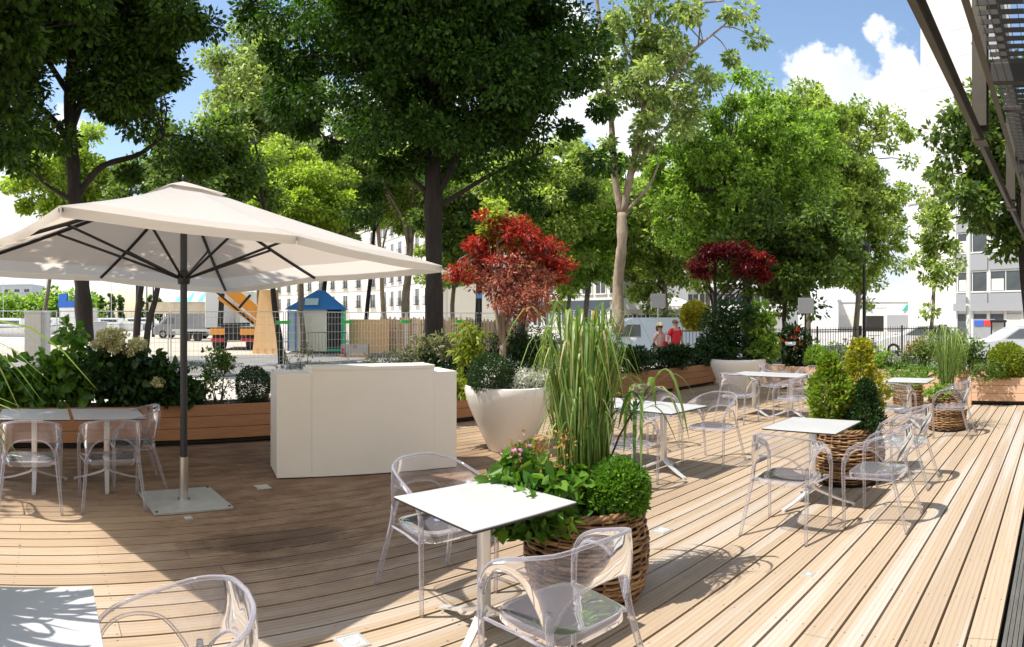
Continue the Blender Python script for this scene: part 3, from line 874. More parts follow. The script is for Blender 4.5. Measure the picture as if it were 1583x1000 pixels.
tree('maple_tree', 671, 14.5, 668, 256, -230, 300, 27, 'maple', 'dark', 'huge dark maple with a straight black trunk behind the white counter', 1.45, .102, 13, gap=.24, fork=.33, crad=.55, nl=18, depth=.95, limbs=[([(671,540),(671,440),(670,330),(668,230),(662,110),(655,-40),(650,-130)],30,14),([(676,300),(703,250),(738,172),(790,110)],13,5),([(666,250),(622,170),(560,110)],12,5),([(664,180),(700,90),(760,20)],12,5),([(660,120),(600,40),(520,0)],10,4),([(678,320),(760,270),(840,230)],8,4),([(664,300),(600,250),(500,210)],9,4)], extra=[(850,10,0),(875,60,.3),(905,120,.3),(930,170,0),(890,30,.5),(920,60,.2),(930,250,0),(900,300,.5),(880,200,0),(400,30,.3),(420,80,0),(440,150,0),(470,200,.3),(385,10,0),(560,330,.8),(740,330,.6),(820,320,.5)])
tree('lime_tree', 62, 27, 105, 95, 205, 380, 8, 'lime', 'mid', 'yellow-green young lime behind the leaning linden trunk at the far left', .9, .17, 14, crad=.6)
tree('poplar_tree', 470, 42, 410, 100, 40, 340, 12, 'poplar', 'pale', 'tall pale silvery poplar between the linden and the dark maple', 1.1, .24, 15, crad=1.0, fork=.3)
tree('lime_tree', 470, 33, 450, 105, 225, 390, 9, 'lime', 'mid', 'yellow-green lime directly above the ridge of the parasol', 1.1, .16, 16, crad=.75)
tree('plane_tree', 437, 25.5, 340, 80, 170, 350, 11, 'mid', 'dark', 'dark leaning trunk beside the tapered plywood board, crown behind the parasol', .8, .18, 17, crad=.65, fork=.62)
tree('plane_tree', 500, 36, 515, 78, 150, 392, 9, 'poplar', 'dark', 'thin dark-stemmed tree just behind the blue-roofed kiosk', .8, .2, 18, crad=.8, fork=.5, gap=.2)
tree('plane_tree', 563, 38, 590, 70, 200, 352, 8, 'plane', 'dark', 'slender dark-stemmed plane tree in front of the pale apartment facade', .55, .2, 19, crad=.8, fork=.5, gap=.3)
tree('plane_tree', 627, 36, 640, 85, 200, 335, 15, 'plane', 'pale', 'thick pale-barked plane tree just to the side of the black maple trunk', .6, .2, 20, crad=.8, fork=.4, gap=.3)
tree('plane_tree', 741, 33, 735, 85, 190, 420, 12, 'mid', 'dark', 'mid-green tree behind the bright red maple', .95, .2, 21, crad=.75)
tree('plane_tree', 802, 30, 835, 90, 210, 430, 14, 'plane', 'dark', 'green plane tree with a black trunk between the red maple and the tall grass', 1.0, .18, 22, crad=.7)
tree('lime_tree', 905, 34, 915, 85, 225, 450, 10, 'bright', 'mid', 'fresh green tree left of the smooth pale trunk', .8, .2, 23, crad=.7, gap=.15)
tree('poplar_tree', 957, 20, 1010, 112, -120, 262, 22, 'poplar', 'pale', 'tall open poplar with a smooth pale trunk that forks high up', .42, .15, 24, fork=.5, crad=.46, gap=.45, nl=18, limbs=[([(956,515),(957,440),(960,380),(961,330)],20,15),([(961,335),(950,270),(946,200),(938,110),(925,20),(915,-60)],12,5),([(961,335),(977,260),(994,180),(1002,90),(1004,0),(1000,-90)],13,5),([(992,190),(1028,140),(1062,90),(1110,50)],8,3),([(975,268),(1010,220),(1045,180)],6,3),([(999,130),(960,60),(950,0)],6,3),([(966,330),(1000,290),(1020,250)],6,2.5),([(1004,60),(1060,10),(1120,0)],5,2.5)], extra=[(1150,20,0),(1170,60,0),(1130,90,.5),(1090,130,0),(1060,170,0),(920,120,0),(905,60,0)])
tree('plane_tree', 1030, 34, 1025, 95, 270, 475, 10, 'plane', 'mid', 'olive-green tree between the pale trunk and the far red maple', .75, .2, 25, crad=.6, gap=.3)
tree('maple_tree', 1158, 24, 1150, 150, 118, 425, 19, 'bright', 'dark', 'broad bright-green maple in the middle of the park, dark trunk behind the crimson maple', 1.25, .125, 26, crad=.47, gap=.2, fork=.28, nl=14)
tree('plane_tree', 1250, 34, 1235, 110, 135, 400, 11, 'plane', 'mid', 'tall sunny plane tree rising behind the broad bright maple', .95, .2, 27, crad=.6, gap=.25)
tree('plane_tree', 1322, 37, 1335, 88, 150, 470, 10, 'plane', 'mid', 'rounded sunny plane tree at the edge of the white clouds', .95, .2, 28, crad=.6, gap=.3)
tree('maple_lower_crown', 1215, 21.5, 1212, 108, 300, 472, 9, 'mid', 'dark', 'shaded lower crown of the broad maple, a separate tree above the bicycles', 1.05, .15, 29, crad=.5)  # lower maple crown as its own tree, its shade put into darker leaves
tree('plane_tree', 1440, 30, 1446, 52, 250, 470, 7, 'plane', 'mid', 'small thin plane tree in front of the white corner building', .5, .19, 30, crad=.5, gap=.45, fork=.5)
tree('maple_tree', 1600, 15, 1558, 98, 95, 405, 16, 'mid', 'dark', 'dark green maple framed by the steel awning at the right edge', 1.0, .14, 31, crad=.45, gap=.2, extra=[(1450,210,0),(1458,270,0),(1470,240,0),(1475,180,0),(1500,160,0)])

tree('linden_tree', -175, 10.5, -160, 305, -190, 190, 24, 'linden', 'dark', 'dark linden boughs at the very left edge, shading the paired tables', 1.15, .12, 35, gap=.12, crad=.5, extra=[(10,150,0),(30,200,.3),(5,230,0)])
tree('plane_tree', 700, 46, 700, 75, 235, 440, 8, 'plane', 'mid', 'distant bright tree closing the gap behind the black maple trunk', .8, .22, 60, crad=.9, gap=.2)
tree('lime_tree', 878, 44, 885, 85, 285, 468, 8, 'lime', 'mid', 'distant yellow-green tree low between the bright red maple and the pale trunk', .8, .22, 61, crad=.9, gap=.2)
tree('plane_tree', 1098, 46, 1085, 80, 235, 440, 8, 'bright', 'mid', 'distant green tree seen above the crimson maple', .8, .22, 62, crad=.9, gap=.2)
tree('plane_tree', 596, 52, 575, 70, 225, 372, 9, 'bright', 'pale', 'distant pale-stemmed tree in front of the mansard roof', .7, .24, 63, crad=1.0, gap=.3)
tree('lime_tree', 400, 50, 395, 60, 170, 400, 8, 'bright', 'mid', 'distant bright tree behind the parasol peak', .8, .24, 64, crad=1.0, gap=.2)
tree('plane_tree', 985, 52, 990, 70, 250, 455, 8, 'plane', 'mid', 'distant sunny tree straight behind the pale poplar trunk', .8, .24, 65, crad=1.0, gap=.2)
# far bank: a wood that reads as one mass
rng = np.random.default_rng(77)
cs = []
for x in range(-70, 150, 5):
    for k in range(3):
        r = 180+rng.random()*30; h = 5+rng.random()*3.2
        p = pr(x+rng.random()*5, r); cs.append((p.x, p.y, -.1+rng.random()*h*1.15))
V, F = puff(rng, np.array(cs), 3.4, 160, 1.0, .8, droop=.2)
tag(np_obj('far_bank_wood', V, F, LF['bright']), kind='stuff')
for i, x in enumerate((157,172,186,218,232,247)):
    t = empty('cypress_tree', pr(x, 190+i*3), 0, 'dark pointed poplar on the far bank, %s of six in the row' % ('first','second','third','fourth','fifth','sixth')[i], 'tree', 'pointed trees on the far bank')
    P = np.array([[rng.normal()*.5, rng.normal()*.5, z] for z in np.linspace(1.2, 6.5+rng.random()*2, 14)])
    V, F = puff(rng, P, np.linspace(.9,.3,14), 90, .6, .4); np_obj('crown', V, F, LF['mid'], t)
    b = MB(); b.tube([(0,0,-.2),(0,0,4)], [.25,.1], 6); b.build('trunk', BARK['dark'], t)

# ------------------------------------------------------------------ planters
def planter_mesh(m):
    t = empty('wooden_planter')
    W, Dp, Hh = 1.865, .50, .555
    b = MB()
    for k in range(3):
        z0 = .085+k*.157
        b.box(.05,W-.045,.0,.028,z0,z0+.151,bev=.004); b.box(.05,W-.045,Dp-.028,Dp,z0,z0+.151,bev=.004)
        b.box(.012,.03,.05,Dp-.05,z0,z0+.151,bev=.003); b.box(W-.03,W-.012,.05,Dp-.05,z0,z0+.151,bev=.003)
    b.build('boards', m, t)
    for (x, y) in ((.0,-.012),(W-.072,-.012),(.0,Dp-.06),(W-.072,Dp-.06)):
        b = MB(); b.box(x,x+.070,y,y+.070,.0,Hh,bev=.004); b.build('post', m, t)
    b = MB(); b.box(.031,W-.031,.029,Dp-.029,.5,.53); b.build('soil', M['soil'], t)
    b = MB(); b.box(.08,W-.08,.035,Dp-.035,.03,.499); b.build('liner', M['dark_gap'], t)
    return t
pA = planter_mesh(M['planter']); pB = planter_mesh(M['planter_sunlit'])
PL_labels = ['brown planter at the left frame edge behind the tables','brown planter with vines behind the shaded tables','brown planter behind the parasol pole','brown planter just left of the white counter, with a clipped dark shrub','brown planter hidden mostly behind the white counter','brown planter between the white counter and the near white pot','brown planter behind the near white pot and tall grass','brown planter behind the far chair of the table pair','brown planter between the two joints left of the far white pot','brown planter ending behind the far white pot']
s0 = 14.47-1.87
usedA = False
for k in range(9, -1, -1):
    s_ = s0-(9-k)*1.87
    t = pA if not usedA else copy_tree(pA); usedA = True
    t.location = sdp(s_, 8.55); t.rotation_euler = (0, 0, RZ)
    tag(t, PL_labels[k], 'planter', 'wooden planters round the deck')
usedB = False
farl = ['pale planter in the far corner behind the far table pair','pale planter at the far end behind the red flowers','pale planter at the far end left of the golden shrubs','pale planter at the far end behind the small table']
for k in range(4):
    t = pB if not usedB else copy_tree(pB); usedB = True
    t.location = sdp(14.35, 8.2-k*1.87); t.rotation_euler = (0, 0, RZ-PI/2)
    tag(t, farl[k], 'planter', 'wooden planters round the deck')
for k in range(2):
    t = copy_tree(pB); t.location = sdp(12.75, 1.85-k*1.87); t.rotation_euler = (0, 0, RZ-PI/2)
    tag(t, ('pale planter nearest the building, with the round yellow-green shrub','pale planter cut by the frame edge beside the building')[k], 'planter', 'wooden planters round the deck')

# ------------------------------------------------------------------ big white pots
def white_pot(p, R, hh, label):
    t = empty('white_pot', p, 0, label, 'flower pot', 'large white round pots')
    prof = [(0,0),(.44,0),(.47,.02),(.60,.22),(.78,.48),(.93,.72),(.99,.86),(1.0,.94),(.985,.99),(.955,1.0),(.92,.985),(.90,.93),(.86,.86)]
    b = MB(); b.lathe([(a*R, z*hh) for a, z in prof], 56); b.build('bowl', M['pot'], t, smooth=True, auto=50)
    b = MB(); b.lathe([(0,hh*.92),(R*.88,hh*.90)], 40); b.build('soil', M['soil'], t)
    return t
P1 = pr(788, 8.55); P2 = pr(1141, 13.9)
white_pot(P1, .60, .86, 'near large white pot right of the counter, with a red maple in it')
white_pot(P2, .60, .86, 'far large white pot behind the far tables, full of green shrubs')

# ------------------------------------------------------------------ wicker baskets
def basket(p, R, hh, label, seed, tray=False):
    rng = random.Random(seed)
    t = empty('wicker_basket', p, rng.random()*3, label, 'basket', 'round wicker plant baskets')
    b = MB(); k = 26; rows = int(hh/.0200)
    def rad(z): u = z/hh; return R*(.84+.16*math.sin(PI*min(1,u*.95+.02))**.8+.02*u)
    for j in range(rows):
        z = .03+j*(hh-.05)/(rows-1)
        pts = []
        wob = [rng.uniform(-.003,.003) for _ in range(6)]
        nseg = k*3
        for i in range(nseg):
            a = 2*PI*i/nseg
            rr = rad(z)+.009*math.cos(a*k/2+(j % 2)*PI)+.003*math.sin(a*3+wob[0]*900)
            pts.append((rr*math.cos(a), rr*math.sin(a), z+.007*math.sin(a*2+wob[1]*1000)+wob[2]))
        b.tube(pts, .0098*rng.uniform(.8,1.2), 5, closed=True)
    b.build('weave', M['wicker'], t, smooth=True)
    b = MB()
    for i in range(k):
        a = 2*PI*(i+.5)/k
        b.tube([(rad(z)*math.cos(a), rad(z)*math.sin(a), z) for z in (0.01, hh*.25, hh*.5, hh*.75, hh+.01)], .008, 5)
    b.build('stakes', M['wicker'], t, smooth=True)
    b = MB()
    for q in range(3):
        pts = [((rad(hh)+.012*math.cos(a*k/2+q*2.1))*math.cos(a), (rad(hh)+.012*math.cos(a*k/2+q*2.1))*math.sin(a), hh+.006+.012*math.sin(a*k/2+q*2.1)) for a in [2*PI*i/(k*4) for i in range(k*4)]]
        b.tube(pts, .011, 5, closed=True)
    b.build('rim', M['wicker'], t, smooth=True)
    b = MB(); b.lathe([(0,.012),(R*.80,.012)]+[(rad(z)-.022, z) for z in (.03,hh*.3,hh*.6,hh-.04)]+[(0,hh-.05)], 30); b.build('liner', M['wicker_dark'], t)
    b = MB(); b.lathe([(0,hh-.045),(R*.9,hh-.045)], 24); b.build('soil', M['soil'], t)
    if tray:
        b = MB(); b.lathe([(0,.001),(R*.95,.001),(R*1.0,.028),(R*.93,.03),(R*.9,.012)], 30); b.build('tray', M['rib'], t)
    return t
B1 = pr(907, 4.12); B2 = pr(1311, 6.98); B3 = pr(1464, 10.1); B4 = pr(1404, 11.9)
basket(B1, .385, .56, 'near wicker basket at the front tables, brimming with grass and boxwood', 1)
basket(B2, .385, .56, 'wicker basket with clipped golden and green shrubs beside a white table', 2, True)
basket(B3, .30, .58, 'smaller wicker basket on a black tray in front of the end planter', 3, True)
basket(B4, .27, .50, 'small wicker basket half hidden behind the far table column', 4, True)

# ------------------------------------------------------------------ plants
def shrub(name, p, parts, label, seed, cat='shrub', group=None, stems=6, stemh=.3, stemr=.008):
    """parts: (name, leaf key, [(dx,dz,ax,ay,az) ellipsoids in view axes], clusters, cluster radius, per cluster, L, W, shape)"""
    rng = np.random.default_rng(seed)
    ang = math.atan2(p.x, p.y)
    t = empty(name, p, -ang, label, cat, group)         # local x = across the view, y = away
    allc = []
    for (pn, lk, ells, ncl, crd, nper, L, W, shape) in parts:
        P = np.concatenate([ell_points(rng, max(1, int(ncl*e[5] if len(e) > 5 else ncl/len(ells))), (e[0], e[6] if len(e) > 6 else 0, e[1]), (e[2], e[3], e[4]), 2.6) for e in ells])
        rr = crd*(.7+.6*rng.random(len(P)))
        V, F = puff(rng, P, rr, nper, L, W, droop=.1 if shape != 'strap' else .3, shape=shape, flat=.45)
        V[:, 2] = np.maximum(V[:, 2], -.02)
        np_obj(pn, V, F, LF[lk], t)
        allc.append(P)
    allc = np.concatenate(allc)
    if stems:
        b = MB()
        for q in rng.permutation(len(allc))[:stems]:
            c = Vector(allc[q]); r0 = Vector((c.x*.25, c.y*.25, 0))
            b.tube(spline([r0, r0.lerp(c, .5)+Vector((0,0,.04)), c], 6), [stemr*1.4,stemr*1.3,stemr*1.1,stemr,stemr*.8,stemr*.5], 5, cap=False)
        b.build('stems', M['stem'], t)
    return t
def ball(name, p, R, lk, label, seed, L=.022, n=5200, cat='shrub', group=None, sq=1.0):
    rng = np.random.default_rng(seed)
    t = empty(name, p, 0, label, cat, group)
    v = unit(rng.normal(size=(n, 3))); lump = 1+.10*np.sin(v[:, 0]*5+1+seed)*np.sin(v[:, 1]*6)*np.sin(v[:, 2]*5+2)+.03*np.sin(v[:, 0]*13)*np.sin(v[:, 2]*15)+.045*rng.normal(size=n)
    rad = R*lump*np.where(rng.random(n) < .75, 1, rng.random(n)**.4)
    pos = v*rad[:, None]; pos[:, 2] = pos[:, 2]*sq+R*sq*.92
    pos[:, 2] = np.maximum(pos[:, 2], .0)
    d = unit(v+rng.normal(size=(n, 3))*.75+np.array([0,0,.35]))
    l = L*(1+.3*rng.normal(size=n)).clip(.5, 1.7)
    V, F = leaf_arrays(rng, pos, d, l, l*.55, .3)
    np_obj('foliage', V, F, LF[lk], t)
    b = MB()
    for q in range(9):
        c = Vector(pos[q])*.8; b.tube([(0,0,0), Vector((c.x*.5,c.y*.5,c.z*.4)), c], [.012,.009,.004], 5, cap=False)
    b.build('stems', M['stem'], t)
    return t
def blades(name, p, n, hmin, hmax, base_r, spread, w, lk, label, seed, cat='ornamental grass', lean=(0,0), cut=.0, group=None, stiff=.5, dry=0):
    rng = np.random.default_rng(seed)
    t = empty(name, p, 0, label, cat, group)
    K = 9
    a = rng.random(n)*2*PI; r0 = np.sqrt(rng.random(n))*base_r
    b0 = np.stack([r0*np.cos(a), r0*np.sin(a), np.zeros(n)], 1)
    a2 = a+rng.normal(size=n)*.6
    hh = hmin+(hmax-hmin)*rng.random(n)**.8
    sp = spread*(.25+.75*rng.random(n))*hh
    dx = np.cos(a2)*sp+lean[0]*hh; dy = np.sin(a2)*sp+lean[1]*hh
    side = np.stack([-np.sin(a2), np.cos(a2), rng.normal(size=n)*.15], 1)
    ar = rng.random(n)
    V = np.zeros((n, K+1, 2, 3))
    for i in range(K+1):
        u = i/K
        over = (ar > stiff)
        zf = np.where(over, np.sin(np.minimum(u*1.0, 1)*PI*(.50+.32*ar))/1.0, u*1.0)
        hf = np.where(over, u**1.7*1.5, u**2.2)
        c = b0+np.stack([dx*hf, dy*hf, hh*zf], 1)
        ww = w*(.35+1.3*u*(1-u)*2 if u < 1 else .02)*(.7+.6*ar)*.5*(1.0 if u < .95 else .15)
        V[:, i, 0] = c-side*ww[:, None]; V[:, i, 1] = c+side*ww[:, None]
    V = V.reshape(-1, 3)
    F = []
    base = np.arange(n)*(K+1)*2
    for i in range(K): F.append(np.stack([base+2*i, base+2*i+1, base+2*i+3, base+2*i+2], 1))
    F = np.concatenate(F)
    if dry:
        isd = (F[:, 0]//((K+1)*2)) < dry
        np_obj('dry_blades', V, F[isd], LF['straw'], t); F = F[~isd]
    np_obj('blades', V, F, LF[lk], t)
    return t

# near basket
zb1 = .515
blades('zebra_grass', B1+Vector((-.02,.08,zb1)), 520, .5, 1.34, .16, .23, .012, 'grass', 'tall striped grass standing in the near wicker basket', 5, stiff=.62, dry=28)
def zebra_stalk(p, top, label, seed):
    rng = np.random.default_rng(seed)
    t = empty('grass_stalk', p, 0, label, 'ornamental grass')
    b = MB()
    top = Vector(top)
    b.tube(spline([(0,0,0), (top.x*.25, top.y*.25, top.z*.5), top], 8), [.007]*7+[.004], 6); b.build('stem', M['stem'], t, smooth=True)
    V = []; F = []
    for k in range(26):
        a = rng.random()*2*PI; ln = .38+.32*rng.random(); u0 = .55+.45*rng.random()
        s0_ = Vector((top.x*u0, top.y*u0, top.z*(.25+.75*u0)))
        dr = .4+.75*rng.random(); rise = .12+.12*rng.random(); wd = .010+.004*rng.random()
        side = Vector((-math.sin(a), math.cos(a), 0)); base = len(V)
        for i in range(9):
            u = i/8; c = s0_+Vector((math.cos(a), math.sin(a), 0))*ln*(u**.9)*.75+Vector((0,0,rise*math.sin(min(1,u*1.5)*PI/2)-dr*ln*u**2.4))
            w_ = wd*(.5+1.6*u*(1-u)*1.6)*(1 if i < 8 else .1); V += [c-side*w_, c+side*w_]
        for i in range(8): F.append((base+2*i, base+2*i+1, base+2*i+3, base+2*i+2))
    np_obj('blades', [list(q) for q in V], F, LF['grass'], t)
zebra_stalk(B1+Vector((.12,.10,zb1)), (.34,.10,.78), 'single arching grass stalk leaning out over the white table pair', 8)
ball('box_ball', B1+Vector((.19,-.13,zb1)), .168, 'box', 'bright green clipped box ball in the near wicker basket', 21, .027, 15000, sq=1.05)
shrub('flowering_shrub', B1+Vector((-.14,-.06,zb1-.02)), [
  ('foliage','vine',[(-.10,.16,.24,.26,.20,.62,-.10),(-.27,.02,.17,.18,.20,.30,-.22),(-.34,.26,.14,.16,.13,.20,0)],100,.075,12,.088,.054,'fold'),
  ('sprig_foliage','rust',[(-.12,.42,.24,.2,.14)],26,.05,16,.028,.014,'quad'),
  ('blossom','pink',[(-.28,.30,.2,.2,.15)],12,.022,9,.026,.022,'quad')], 'leafy shrub with small pink flowers spilling over the near wicker basket', 31, 'shrub', stems=26, stemr=.004)
# basket of golden shrubs
z2 = .51
def cone(name, p, R, hh, lk, label, seed, n=5200, L=.03, lk2=None, pw=.75):
    rng = np.random.default_rng(seed)
    t = empty(name, p, 0, label, 'shrub')
    z = rng.random(n)**1.15*hh
    prof = R*(1-(z/hh)**2.2)**pw*(.85+.18*np.sin(z/hh*9+seed))
    a = rng.random(n)*2*PI; rad = prof*(.35+.65*rng.random(n)**.35)*(1+.20*np.sin(a*3+z*8)+.12*np.sin(a*5-z*19+seed)+.11*rng.normal(size=n))
    pos = np.stack([rad*np.cos(a), rad*np.sin(a), z], 1)
    d = unit(np.stack([np.cos(a), np.sin(a), .7+0*a], 1)+rng.normal(size=(n, 3))*.6)
    l = L*(1+.3*rng.normal(size=n)).clip(.5, 1.8)
    V, F = leaf_arrays(rng, pos, d, l, l*.6, .3)
    np_obj('foliage', V, F, LF[lk], t)
    if lk2:
        k = n//3; sel = rng.permutation(n)[:k]; V, F = leaf_arrays(rng, pos[sel]*np.array([1.07,1.07,1.02]), d[sel], l[sel], l[sel]*.6, .3); np_obj('tip_foliage', V, F, LF[lk2], t)
    b = MB(); b.tube([(0,0,0),(0,0,hh*.8)], [.014,.005], 6)
    for q in range(7): c = pos[q]; b.tube([(0,0,c[2]*.5), tuple(c)], [.007,.003], 4, cap=False)
    b.build('stems', M['stem'], t)
cone('upright_shrub', B2+Vector((-.19,.07,z2)), .25, .83, 'yellowgreen', 'yellow-green upright shrub on the left in the middle wicker basket', 41, 5200, .044, 'box', .42)
cone('upright_shrub', B2+Vector((.22,.10,z2)), .26, .97, 'gold', 'golden-leaved upright shrub at the back of the middle wicker basket', 42, 3800, .048, 'yellowgreen', .42)
cone('upright_shrub', B2+Vector((.10,-.20,z2-.02)), .19, .60, 'boxdark', 'dark green pointed box in front of the golden shrub', 43, 6500, .028, None, .5)
# far baskets
blades('feather_grass', B3+Vector((0,0,.52)), 130, .45, 1.15, .12, .5, .013, 'grass', 'pale feathery grass in the small basket on its black tray', 45, stiff=.35)
shrub('trailing_plant', B3+Vector((-.12,-.1,.52)), [('foliage','bright',[(-.1,.06,.25,.22,.14)],30,.07,22,.05,.03,'fold')], 'low bright trailing plant at the foot of the feathery grass', 46)
shrub('low_hedge_plant', B4+Vector((0,0,.44)), [('foliage','box',[(0,.10,.42,.28,.15)],60,.07,50,.03,.018,'quad')], 'low fresh-green mounded plant in the hidden far basket', 47)

# near white pot: maple, box ball, silver plant, dark shrub, tall yellow-green shrub
zp = .78
def small_maple(p, pts_px, r, lk, label, seed, tw, ls, n, cr, tr, zb_):
    rng = np.random.default_rng(seed)
    t = empty('red_maple', p, 0, label, 'small tree')
    ang = math.atan2(p.x, p.y)
    P = []
    for (x, y, hw, hh, w_) in pts_px:
        c = pr(x, r, zat(y, r))-p
        k = int(n*w_)
        q = ell_points(rng, k, (0,0,0), (hw*r/1000, hw*r/1000*.9, hh*r/1000), 2.4)
        ca_, sa_ = math.cos(-ang), math.sin(-ang)
        P.append(np.stack([q[:, 0]*ca_-q[:, 1]*sa_, q[:, 0]*sa_+q[:, 1]*ca_, q[:, 2]], 1)+np.array(list(c)))
    return t, P, rng
t, P, rng = small_maple(P1+Vector((-.1,.05,zp)), [(768,336,28,12,.08),(798,358,50,20,.24),(750,384,38,20,.16),(832,384,38,24,.18),(716,424,18,16,.07),(860,414,22,20,.10),(792,408,74,24,.17)], 8.85, 'red', 'bright red Japanese maple growing in the near white pot', 51, 0, 0, 130, 0, 0, 0)
PP = np.concatenate(P)
V, F = puff(rng, PP, .13, 88, .062, .020, droop=.25, shape='quad', flat=.75, squash=.42); np_obj('crown', V, F, LF['red'], t)
P3 = ell_points(rng, 70, (0,0,0), (.70,.5,.28))+np.array(list(pr(800, 8.8, zat(432,8.8))-P1-Vector((-.1,.05,zp))))
P3 = np.concatenate([P3, ell_points(rng, 30, (0,0,0), (.42,.4,.24))+np.array(list(pr(812, 8.6, zat(466,8.6))-P1-Vector((-.1,.05,zp))))])
V, F = puff(rng, P3, .13, 66, .06, .022, droop=.4, flat=.6); np_obj('faded_leaves', V, F, LF['redpink'], t)
P4 = ell_points(rng, 16, (0,0,0), (.16,.16,.5))+np.array(list(pr(762, 8.8, zat(352,8.8))-P1-Vector((-.1,.05,zp))))
V, F = puff(rng, P4, .1, 60, .06, .03, droop=.2); np_obj('yellow_leaves', V, F, LF['lime'], t)
bm_ = branch_mesh(rng, (0,0,0), (.0,.1,1.75), .055, PP, .3, 12, k=8, minr=.008); bm_.build('trunk', BARK['pale'], t, smooth=True)
ball('box_ball', P1+Vector((-.24,-.30,zp-.03)), .27, 'boxdark', 'dark clipped box ball at the front of the near white pot', 52, .024, 8500)
shrub('dusty_miller', P1+Vector((.28,-.26,zp-.02)), [('foliage','silver',[(0,.16,.30,.20,.17)],55,.07,46,.045,.012,'quad')], 'silvery white dusty miller beside the box ball in the near pot', 53)
shrub('yew_shrub', P1+Vector((.12,.28,zp)), [('foliage','boxdark',[(-.02,.40,.44,.30,.44),(.28,.50,.28,.22,.34)],120,.11,60,.05,.018,'quad')], 'dark green yew shrub behind the maple trunk in the near pot', 54)
shrub('bamboo', P1+Vector((-.42,.1,zp-.1)), [('foliage','yellowgreen',[(-.12,.62,.20,.2,.42),(-.2,.1,.22,.2,.22)],70,.10,26,.085,.026,'strap')], 'yellow-green bamboo sprays on the counter side of the near pot', 55, stems=10)
# far white pot
zq = .78
t, P, rng = small_maple(pr(1103,19.3,-.1), [(1122,388,40,14,.45),(1160,408,34,20,.35),(1088,410,22,22,.25),(1185,425,12,8,.08)], 19.3, 'crimson', '', 61, 0, 0, 110, 0, 0, 0)
t['label'] = 'umbrella-shaped crimson maple standing behind the far white pot'
PP = np.concatenate(P)
V, F = puff(rng, PP, .23, 80, .10, .038, droop=.2, flat=.8, squash=.4); np_obj('crown', V, F, LF['crimson'], t)
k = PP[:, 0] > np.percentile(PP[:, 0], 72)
V, F = puff(rng, PP[k]+np.array([0,-.1,.05]), .16, 40, .08, .03, droop=.2, flat=.8, squash=.4); np_obj('painted_sun_tips', V, F, LF['red'], t)  # brighter red leaves paint sunlight onto the right side of the crown
bm_ = branch_mesh(rng, (0,0,0), (.1,.1,3.5), .10, PP, .45, 12, k=8, minr=.014); bm_.build('trunk', BARK['dark'], t, smooth=True)
shrub('mixed_shrub', P2+Vector((.0,.05,zq)), [('foliage','boxdark',[(-.40,.62,.45,.45,.55),(.0,.95,.5,.45,.55),(-.2,.3,.6,.4,.3)],150,.15,48,.075,.04,'quad')], 'dense dark evergreen filling the far white pot', 62)
shrub('climbing_vine', P2+Vector((.32,-.08,zq)), [('foliage','bright',[(.1,.75,.38,.3,.55),(.18,.3,.30,.3,.3)],70,.12,18,.12,.08,'fold')], 'bright broad-leaved vine over the right side of the far pot', 63)
ball('golden_conifer', pr(1075,16.5,1.50), .30, 'gold', 'yellow globe conifer behind the far white pot', 64, .10, 7000)

# planter plants on the left/back row
def pp(x, off=.25, z=.52, d=8.55):          # point in the row of planters under column x
    a = AZ-(x-791.5)/1000
    r = (d+off)/math.sin(a); return pr(x, r, z)
def S_(name, x, parts, label, seed, off=.25, **k): return shrub(name, pp(x, off), parts, label, seed, **k)
S_('grape_vine', 62, [('foliage','vine',[(-.35,.40,.62,.28,.26),(.35,.45,.50,.28,.30),(-.2,.15,.8,.25,.25),(.42,.82,.10,.12,.30,.06)],210,.13,9,.13,.10,'fold')], 'broad bright-leaved vine behind the tables at the far left', 71, group='shrubs in the left planters')
S_('hydrangea', 165, [('foliage','hydr',[(0,.45,.62,.30,.36),(.35,.25,.5,.25,.25)],150,.12,13,.12,.08,'fold'),('flower_heads','bloom',[(.12,.86,.34,.12,.20,1,-.16)],17,.095,190,.032,.030,'quad')], 'tall hydrangea with cream flower heads left of the parasol pole', 72, group='shrubs in the left planters')
S_('hydrangea', 240, [('foliage','hydr',[(0,.38,.52,.28,.32),(.2,.2,.5,.25,.2)],130,.12,13,.11,.075,'fold'),('flower_heads','bloom',[(.03,.36,.03,.02,.03,.6,-.36)],3,.085,200,.030,.028,'quad')], 'dark hydrangea with one cream flower head near the parasol pole', 73, group='shrubs in the left planters')
S_('abelia', 338, [('foliage','mid',[(-.18,.35,.24,.2,.42),(.05,.6,.12,.12,.2)],60,.08,26,.05,.028,'quad'),('tip_foliage','silver',[(.15,.35,.2,.2,.36)],28,.06,14,.035,.02,'quad')], 'airy small-leaved shrub just right of the parasol pole', 74, group='shrubs in the left planters')
ball('box_barrel', pp(391, .24), .235, 'boxdark', 'upright clipped dark box shrub next to the counter', 75, .03, 5200, sq=1.12)
S_('pieris', 470, [('foliage','olive',[(0,.55,.30,.2,.30),(.2,.35,.3,.2,.2),(-.2,.3,.3,.2,.25)],42,.09,16,.06,.022,'quad')], 'thin variegated shrub looking over the raised counter top at its left', 76, group='shrubs in the left planters', stems=14)
S_('pieris', 592, [('foliage','olive',[(.15,.42,.5,.2,.26)],46,.09,18,.07,.024,'quad')], 'variegated shrub behind the middle of the counter', 77, group='shrubs in the left planters', stems=14)
S_('photinia', 655, [('foliage','olive',[(.0,.58,.36,.2,.34),(.28,.75,.14,.14,.2)],46,.1,16,.10,.035,'fold'),('inner_foliage','boxdark',[(.1,.35,.5,.22,.3)],60,.1,20,.08,.04,'fold')], 'dark glossy shrub with pale tips at the foot of the black maple trunk', 78, group='shrubs in the left planters', stems=14)
